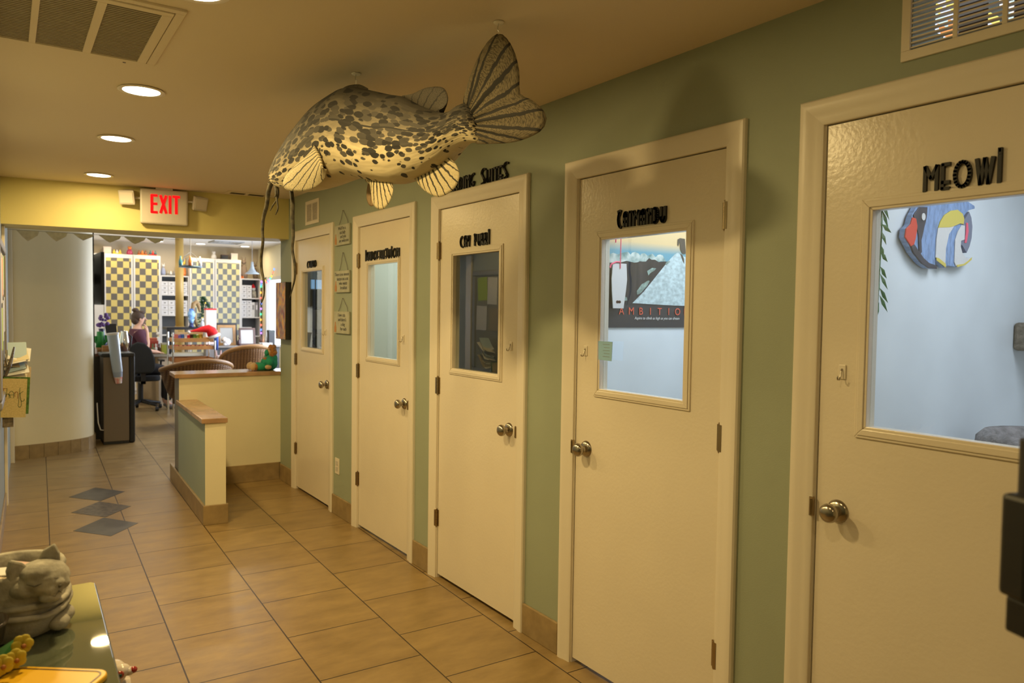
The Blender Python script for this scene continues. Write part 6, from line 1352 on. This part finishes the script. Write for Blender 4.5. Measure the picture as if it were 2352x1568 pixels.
# Santa hat
t = thing('santa_hat', 'red felt hat with white fur brim lying on the display cart', 'hat', (2.35, 10.98, 1.05))
HP = [(2.395, 1.115, .072), (2.375, 1.165, .070), (2.33, 1.195, .058), (2.27, 1.190, .042), (2.20, 1.175, .026), (2.13, 1.165, .014), (2.09, 1.163, .008)]
b = bm_(); tube(b, [(x, 10.90, z) for x, z, r in HP], [r for *_, r in HP], 18); obj('felt_cone', b, M['redfelt'], t, smooth=True)
b = bm_(); c0 = Vector((2.418, 10.90, 1.095)); d_ = (Vector((2.375, 10.90, 1.165))-Vector((2.395, 10.90, 1.115))).normalized(); x_, y_ = frame_of(d_)
tube(b, [c0 + (x_*math.cos(a*PI/10)+y_*math.sin(a*PI/10))*0.062 for a in range(21)], 0.022, 10); obj('fur_brim', b, mat('white_fur', (0.80, 0.78, 0.76), 0.95, bump=0.7, bscale=80), t, smooth=True)
b = bm_(); ball(b, (2.085, 10.90, 1.150), 0.020, n=12); obj('pompom', b, mat('white_fur_pompom', (0.80, 0.78, 0.76), 0.95), t, smooth=True)
# white carton with a red lid
t = thing('tall_carton', 'tall white carton with a red top behind the Santa hat', 'box', (2.49, 11.5, 0.95))
b = bm_(); box(b, 2.425, 11.45, 0.952, 2.568, 11.58, 1.455); obj('carton_body', b, mat('pinkish_white_card', (0.72, 0.62, 0.58), 0.7), t)
b = bm_(); box(b, 2.423, 11.448, 1.455, 2.570, 11.582, 1.476); obj('carton_lid', b, M['red'], t)
t = thing('plinth_stand', 'plain grey stand carrying the tall white carton', 'stand', (2.5, 11.5, 0))
b = bm_(); box(b, 2.42, 11.44, 0.0, 2.58, 11.60, 0.9515); obj('stand_body', b, M['grey'], t)
# small evergreen tree on the black table
t = thing('small_evergreen', 'small decorated artificial evergreen tree behind the red hat', 'tree', (2.58, 12.25, 1.188))
b = bm_(); random.seed(17)
for k in range(520):
    h = random.random()**0.8; a = random.uniform(0, 2*PI); rr = (0.125*(1-h)**0.6+0.015)*random.uniform(.55, 1); zc = 1.20+h*0.455; p = Vector((2.575+0.03*math.sin(h*4)+rr*math.cos(a), 12.30+rr*math.sin(a)*.8, zc))
    d = Vector((math.cos(a), math.sin(a), random.uniform(-.3, .6))).normalized()*0.034; sd = Vector((-math.sin(a), math.cos(a), 0))*0.007
    v = [b.verts.new(q) for q in (p-d*.5+sd, p+d, p-d*.5-sd, p-d*.5+Vector((0, 0, .01)))]
    b.faces.new((v[0], v[1], v[3])); b.faces.new((v[1], v[2], v[3])); b.faces.new((v[0], v[3], v[2])); b.faces.new((v[0], v[2], v[1]))
obj('needles', b, mat('evergreen_needles', (0.02, 0.075, 0.025), 0.7), t, kind='stuff')
b = bm_(); cyl(b, (2.575, 12.25, 1.1885), (2.59, 12.25, 1.60), 0.018, 0.005, 8); obj('trunk', b, M['dwood_and_shade'], t)
for (x, z) in ((2.56, 1.56), (2.515, 1.33), (2.62, 1.42), (2.58, 1.28)):
    b = bm_(); ball(b, (x, 12.14, z), 0.012, n=8); obj('bauble', b, M['yellowg'], t, smooth=True)
# blue fish figure, tan driftwood, white figure on black table
t = thing('blue_figurine', 'blue and white ceramic fish figure beside the yellow post', 'figurine', (2.38, 12.12, 1.188))
b = bm_(); ball(b, (2.345, 12.08, 1.38), 0.062, (.9, .6, 1.15), 18); tube(b, [(2.345, 12.08, 1.32), (2.34, 12.08, 1.25)], [0.05, 0.028], 12); obj('figure_body', b, mat('sky_blue_glaze', (0.10, 0.25, 0.55), 0.3, noise=0.7, nscale=30, col2=(0.3, 0.5, 0.75)), t, smooth=True)
b = bm_(); lathe(b, [(0.0, 1.1885), (0.045, 1.1885), (0.035, 1.21), (0.022, 1.25), (0.0, 1.26)], (2.345, 12.08, 0), 18); obj('figure_foot', b, mat('navy_foot_glaze', (0.02, 0.03, 0.12), 0.3), t, smooth=True)
b = bm_(); prism_y(b, [(2.31, 1.44), (2.345, 1.455), (2.385, 1.44), (2.37, 1.47), (2.32, 1.47)], 12.07, 12.09); obj('figure_fin', b, M['blue'], t)
t = thing('driftwood_branch', 'curved tan driftwood branch standing on the black table', 'branch', (2.46, 12.3, 1.188))
b = bm_(); tube(b, [(2.44, 12.15, 1.19), (2.41, 12.15, 1.32), (2.375, 12.15, 1.45), (2.39, 12.15, 1.54), (2.44, 12.15, 1.575), (2.48, 12.15, 1.54)], [.018, .022, .028, .035, .032, .014], 10); tube(b, [(2.43, 12.15, 1.57), (2.47, 12.15, 1.50), (2.48, 12.15, 1.42)], [.02, .028, .012], 10); obj('branch_wood', b, mat('tan_driftwood', (0.38, 0.24, 0.10), 0.7, noise=0.4, nscale=18), t, smooth=True)
fig('white_figurine', 'small white and blue figurine between branch and evergreen', 'figurine', 2.505, 12.09, 1.1885, [mat('white_blue_glaze', (0.55, 0.6, 0.65), 0.3), M['white']], 0.06, 0.15, 'cat')
# rabbit-eared dolls beside the cart
t = thing('blue_doll', 'doll in blue jeans hanging on the cart side', 'doll', (2.50, 11.2, 0.88))
b = bm_(); tube(b, [(2.505, 11.2, 1.10), (2.51, 11.2, 1.0), (2.515, 11.2, 0.88)], [.035, .03, .022], 12); obj('doll_trousers', b, mat('denim_blue', (0.02, 0.06, 0.25), 0.8), t, smooth=True)
b = bm_(); ball(b, (2.50, 11.2, 1.15), 0.03, n=12); obj('doll_torso', b, mat('doll_brown_cloth', (0.20, 0.12, 0.09), 0.8), t, smooth=True)
b = bm_(); cyl(b, (2.42, 11.2, 1.135), (2.50, 11.2, 1.15), 0.004, n=6); obj('hanging_peg', b, M['dwood_and_shade'], t)
t = thing('plush_rabbit', 'white plush rabbit with tall ears beside the cart', 'plush toy', (2.50, 11.1, 0.0))
b = bm_(); ball(b, (2.505, 11.05, 0.70), 0.065, (1, .8, 1.1), 16); obj('rabbit_body', b, mat('white_plush', (0.65, 0.62, 0.62), 0.95), t, smooth=True)
b = bm_(); ball(b, (2.505, 11.04, 0.775), 0.042, n=14); rh = obj('rabbit_head', b, mat('cream_plush', (0.62, 0.52, 0.48), 0.95), t, smooth=True)
for x in (2.478, 2.532):
    b = bm_(); tube(b, [(x, 11.05, 0.80), (x+(x-2.505)*.3, 11.05, 0.885)], [.014, .006], 8); obj('rabbit_ear', b, mat('pink_plush', (0.62, 0.42, 0.40), 0.95), rh)
b = bm_(); box(b, 2.45, 10.99, 0.0, 2.56, 11.12, 0.64)
tag(obj('side_pedestal', b, M['grey']), 'narrow grey pedestal under the white plush rabbit', 'pedestal')

# ------------------------------------------------------------------ right-hand reception counter
t = thing('reception_counter', 'grey topped reception counter behind the second wicker chair', 'counter', (3.15, 12.1, 0))
b = bm_(); box(b, 2.62, 11.88, 0.875, 3.66, 12.45, 0.905); obj('counter_top', b, mat('grey_laminate', (0.22, 0.20, 0.18), 0.4), t, bevel=0.004)
b = bm_(); box(b, 2.66, 11.93, 0.0, 3.64, 12.42, 0.875); obj('counter_body', b, mat('dark_grey_laminate', (0.07, 0.075, 0.08), 0.5), t)
def pframe(name, lb, x0, x1, z0, z1, y, lean, fm, fw_, inner):
    t = thing(name, lb, 'picture frame', ((x0+x1)/2, y, z0))
    R = Matrix.Translation(((x0+x1)/2, y, z0)) @ Matrix.Rotation(-lean, 4, 'X'); w2, h_ = (x1-x0)/2, z1-z0
    b = bm_()
    for q in ((-w2, 0, w2, fw_), (-w2, h_-fw_, w2, h_), (-w2, fw_, -w2+fw_, h_-fw_), (w2-fw_, fw_, w2, h_-fw_)): box(b, q[0], 0, q[1], q[2], 0.018, q[3], R)
    obj('frame', b, fm, t, bevel=0.002)
    b = bm_(); box(b, -w2+fw_, 0.008, fw_, w2-fw_, 0.014, h_-fw_, R); obj('print', b, inner, t)
    return t, R, w2, h_
GW = mat('golden_frame_wood', (0.42, 0.22, 0.07), 0.4, noise=0.3, nscale=10)
DOCB = mat('document_paper', (0.36, 0.35, 0.32), 0.7, noise=0.12, nscale=60, mapscale=(1, 1, 6))
pframe('certificate_frame', 'large golden wood framed certificate on the counter', 2.715, 2.990, 0.9055, 1.225, 12.02, 0.12, GW, 0.042, DOCB)
pframe('black_frame', 'large black frame leaning behind the golden certificate', 2.735, 3.045, 0.9055, 1.255, 12.16, 0.10, M['black'], 0.03, M['black'])
pframe('document_frame', 'dark brown framed document standing on the counter', 3.022, 3.272, 0.9055, 1.180, 11.95, 0.15, M['dwood_and_shade'], 0.028, mat('document_pale_paper', (0.40, 0.38, 0.35), 0.7))
t = thing('dog_statue', 'small white and tan dog statue before the certificate', 'statue', (2.81, 11.92, 0.905))
b = bm_(); ball(b, (2.83, 11.925, 0.962), 0.055, (1.05, .75, 1.0), 18); ball(b, (2.80, 11.915, 0.93), 0.030, (1, .8, .8), 12); obj('dog_body', b, mat('white_ceramic', (0.72, 0.70, 0.72), 0.4), t, smooth=True)
b = bm_(); ball(b, (2.785, 11.905, 1.005), 0.040, (1, .9, .9), 16); ball(b, (2.770, 11.885, 0.995), 0.018, n=10); dh = obj('dog_head', b, mat('white_ceramic_head', (0.70, 0.62, 0.55), 0.4), t, smooth=True)
for x in (2.753, 2.815):
    b = bm_(); ball(b, (x, 11.905, 0.998), 0.020, (.6, .7, 1.3), 10); obj('ear', b, M['wood'], dh, smooth=True)
b = bm_(); ball(b, (2.768, 11.868, 0.998), 0.006, n=8); obj('nose', b, M['black'], dh, smooth=True)
fig('dark_speaker', 'black speaker box at the right end of the counter', 'speaker', 3.515, 11.96, 0.9055, [M['black'], mat('charcoal_plastic', (0.02, 0.025, 0.02), 0.5)], 0.095, 0.235, 'box')
fig('counter_ornaments', 'mixed dark and tan ornaments right of the brown frame', 'ornament', 3.41, 12.02, 0.9055, [M['paper'], M['dwood_and_shade'], mat('peach_glaze', (0.60, 0.32, 0.18), 0.4)], 0.13, 0.15, 'row')
fig('dark_statuette', 'dark statuette between the two counter frames', 'statuette', 3.005, 11.91, 0.9055, [mat('dark_red_brown_glaze', (0.05, 0.02, 0.02), 0.4)], 0.055, 0.16, 'cat')
fig('white_binder', 'low white binder lying at the counter right side', 'binder', 3.43, 11.905, 0.9055, [M['paper']], 0.15, 0.035, 'box')

# string lights round the window
t = thing('string_lights', 'coloured string lights draped along the lobby window', 'string lights', (3.93, 13.2, 1.3))
SP = [(3.93, 13.95, 1.95), (3.925, 13.8, 2.04), (3.925, 13.6, 1.98), (3.925, 13.45, 2.02), (3.925, 13.3, 2.08), (3.925, 13.15, 2.2)]
SP2 = [(3.93, 13.95, 2.0), (3.935, 14.0, 1.8), (3.93, 13.96, 1.6), (3.935, 14.0, 1.4), (3.93, 13.97, 1.2), (3.935, 13.98, 1.05)]
b = bm_(); tube(b, dense(SP, 3), 0.004, 6); tube(b, dense(SP2, 3), 0.004, 6); obj('cable', b, M['green'], t)
BC = [emit('bulb_%s' % n, c, 3.0) for n, c in (('blue', (0.1, 0.25, 1)), ('green', (0.05, 0.9, 0.35)), ('red', (1, 0.12, 0.08)), ('violet', (0.5, 0.2, 1)), ('orange', (1, .4, .05)))]
for k, p in enumerate(dense(SP, 2)[:11] + dense(SP2, 2)[:11]):
    b = bm_(); ball(b, (p[0]-0.008, p[1], p[2]-0.02), 0.013, (1, 1, 1.5), 8); obj('bulb', b, BC[(k*3) % 5], t, smooth=True)

# ------------------------------------------------------------------ wicker chairs
def wicker_chair(cx, cy, halfw, ztop, zarm, lb, depth=0.60, flat=0.0):
    """barrel chair, its back towards the hall (-y)"""
    t = thing('wicker_chair', lb, 'chair', (cx, cy, 0))
    n = 36; b = bm_(); rings = []
    for layer, (ro, zoff) in enumerate(((1.0, 0.0), (0.93, 0.0))):
        col = []
        for i in range(n+1):
            a = PI + PI*i/n                      # left arm tip -> back (-y) -> right arm tip
            e = abs(math.sin(a))
            zt = zarm + (ztop-zarm)*e**(1.3 if not flat else 0.55)
            row = []
            for j in range(9):
                f = j/8; z = 0.34 + (zt-0.34)*f; sp_ = 0.70+0.30*f**0.7
                row.append(b.verts.new((cx+halfw*ro*sp_*math.cos(a), cy+depth*ro*sp_*math.sin(a), z)))
            col.append(row)
        rings.append(col)
    for col, fl in zip(rings, (False, True)):
        for i in range(n):
            for j in range(8): b.faces.new((col[i][j], col[i+1][j], col[i+1][j+1], col[i][j+1]))
    A_, B_ = rings
    for i in range(n):
        b.faces.new((A_[i][8], A_[i+1][8], B_[i+1][8], B_[i][8])); b.faces.new((A_[i][0], A_[i+1][0], B_[i+1][0], B_[i][0]))
    for i in (0, n):
        for j in range(8): b.faces.new((A_[i][j], A_[i][j+1], B_[i][j+1], B_[i][j]))
    rim = [((A_[i][8].co+B_[i][8].co)/2) for i in range(n+1)]
    obj('woven_shell', b, M['wicker'], t, smooth=True)
    b = bm_(); tube(b, rim, 0.030, 10); obj('rolled_rim', b, mat('wicker_rim_'+str(cx), (0.36, 0.19, 0.065), 0.5, bump=0.6, bscale=90), t, smooth=True)
    b = bm_(); prism(b, [(cx+halfw*0.66*math.cos(PI+PI*i/20), cy+depth*0.66*math.sin(PI+PI*i/20)) for i in range(21)] + [(cx+halfw*.62, cy+0.12), (cx-halfw*.62, cy+0.12)], 0.34, 0.46); obj('seat_cushion', b, mat('brown_cushion_'+str(cx), (0.22, 0.10, 0.04), 0.8), t, bevel=0.02)
    b = bm_(); prism(b, [(cx+halfw*0.66*math.cos(PI+PI*i/20), cy+depth*0.66*math.sin(PI+PI*i/20)) for i in range(21)] + [(cx+halfw*.62, cy+0.10), (cx-halfw*.62, cy+0.10)], 0.27, 0.34); obj('seat_base', b, M['wicker'], t)
    for sx, sy in ((-.5, .05), (.5, .05), (-.42, -.5), (.42, -.5)):
        b = bm_(); tube(b, [(cx+halfw*sx, cy+depth*sy, 0.30), (cx+halfw*sx*1.05, cy+depth*sy*1.05, 0.0)], [0.030, 0.022], 10); obj('leg', b, M['wicker'], t)
    return t
wicker_chair(2.025, 10.15, 0.43, 0.835, 0.70, 'wide round wicker chair with a dark woven back, nearest the half wall')
wicker_chair(2.83, 10.85, 0.37, 0.965, 0.70, 'taller wicker armchair with a square ribbed back behind the plush lion', depth=0.5, flat=1)
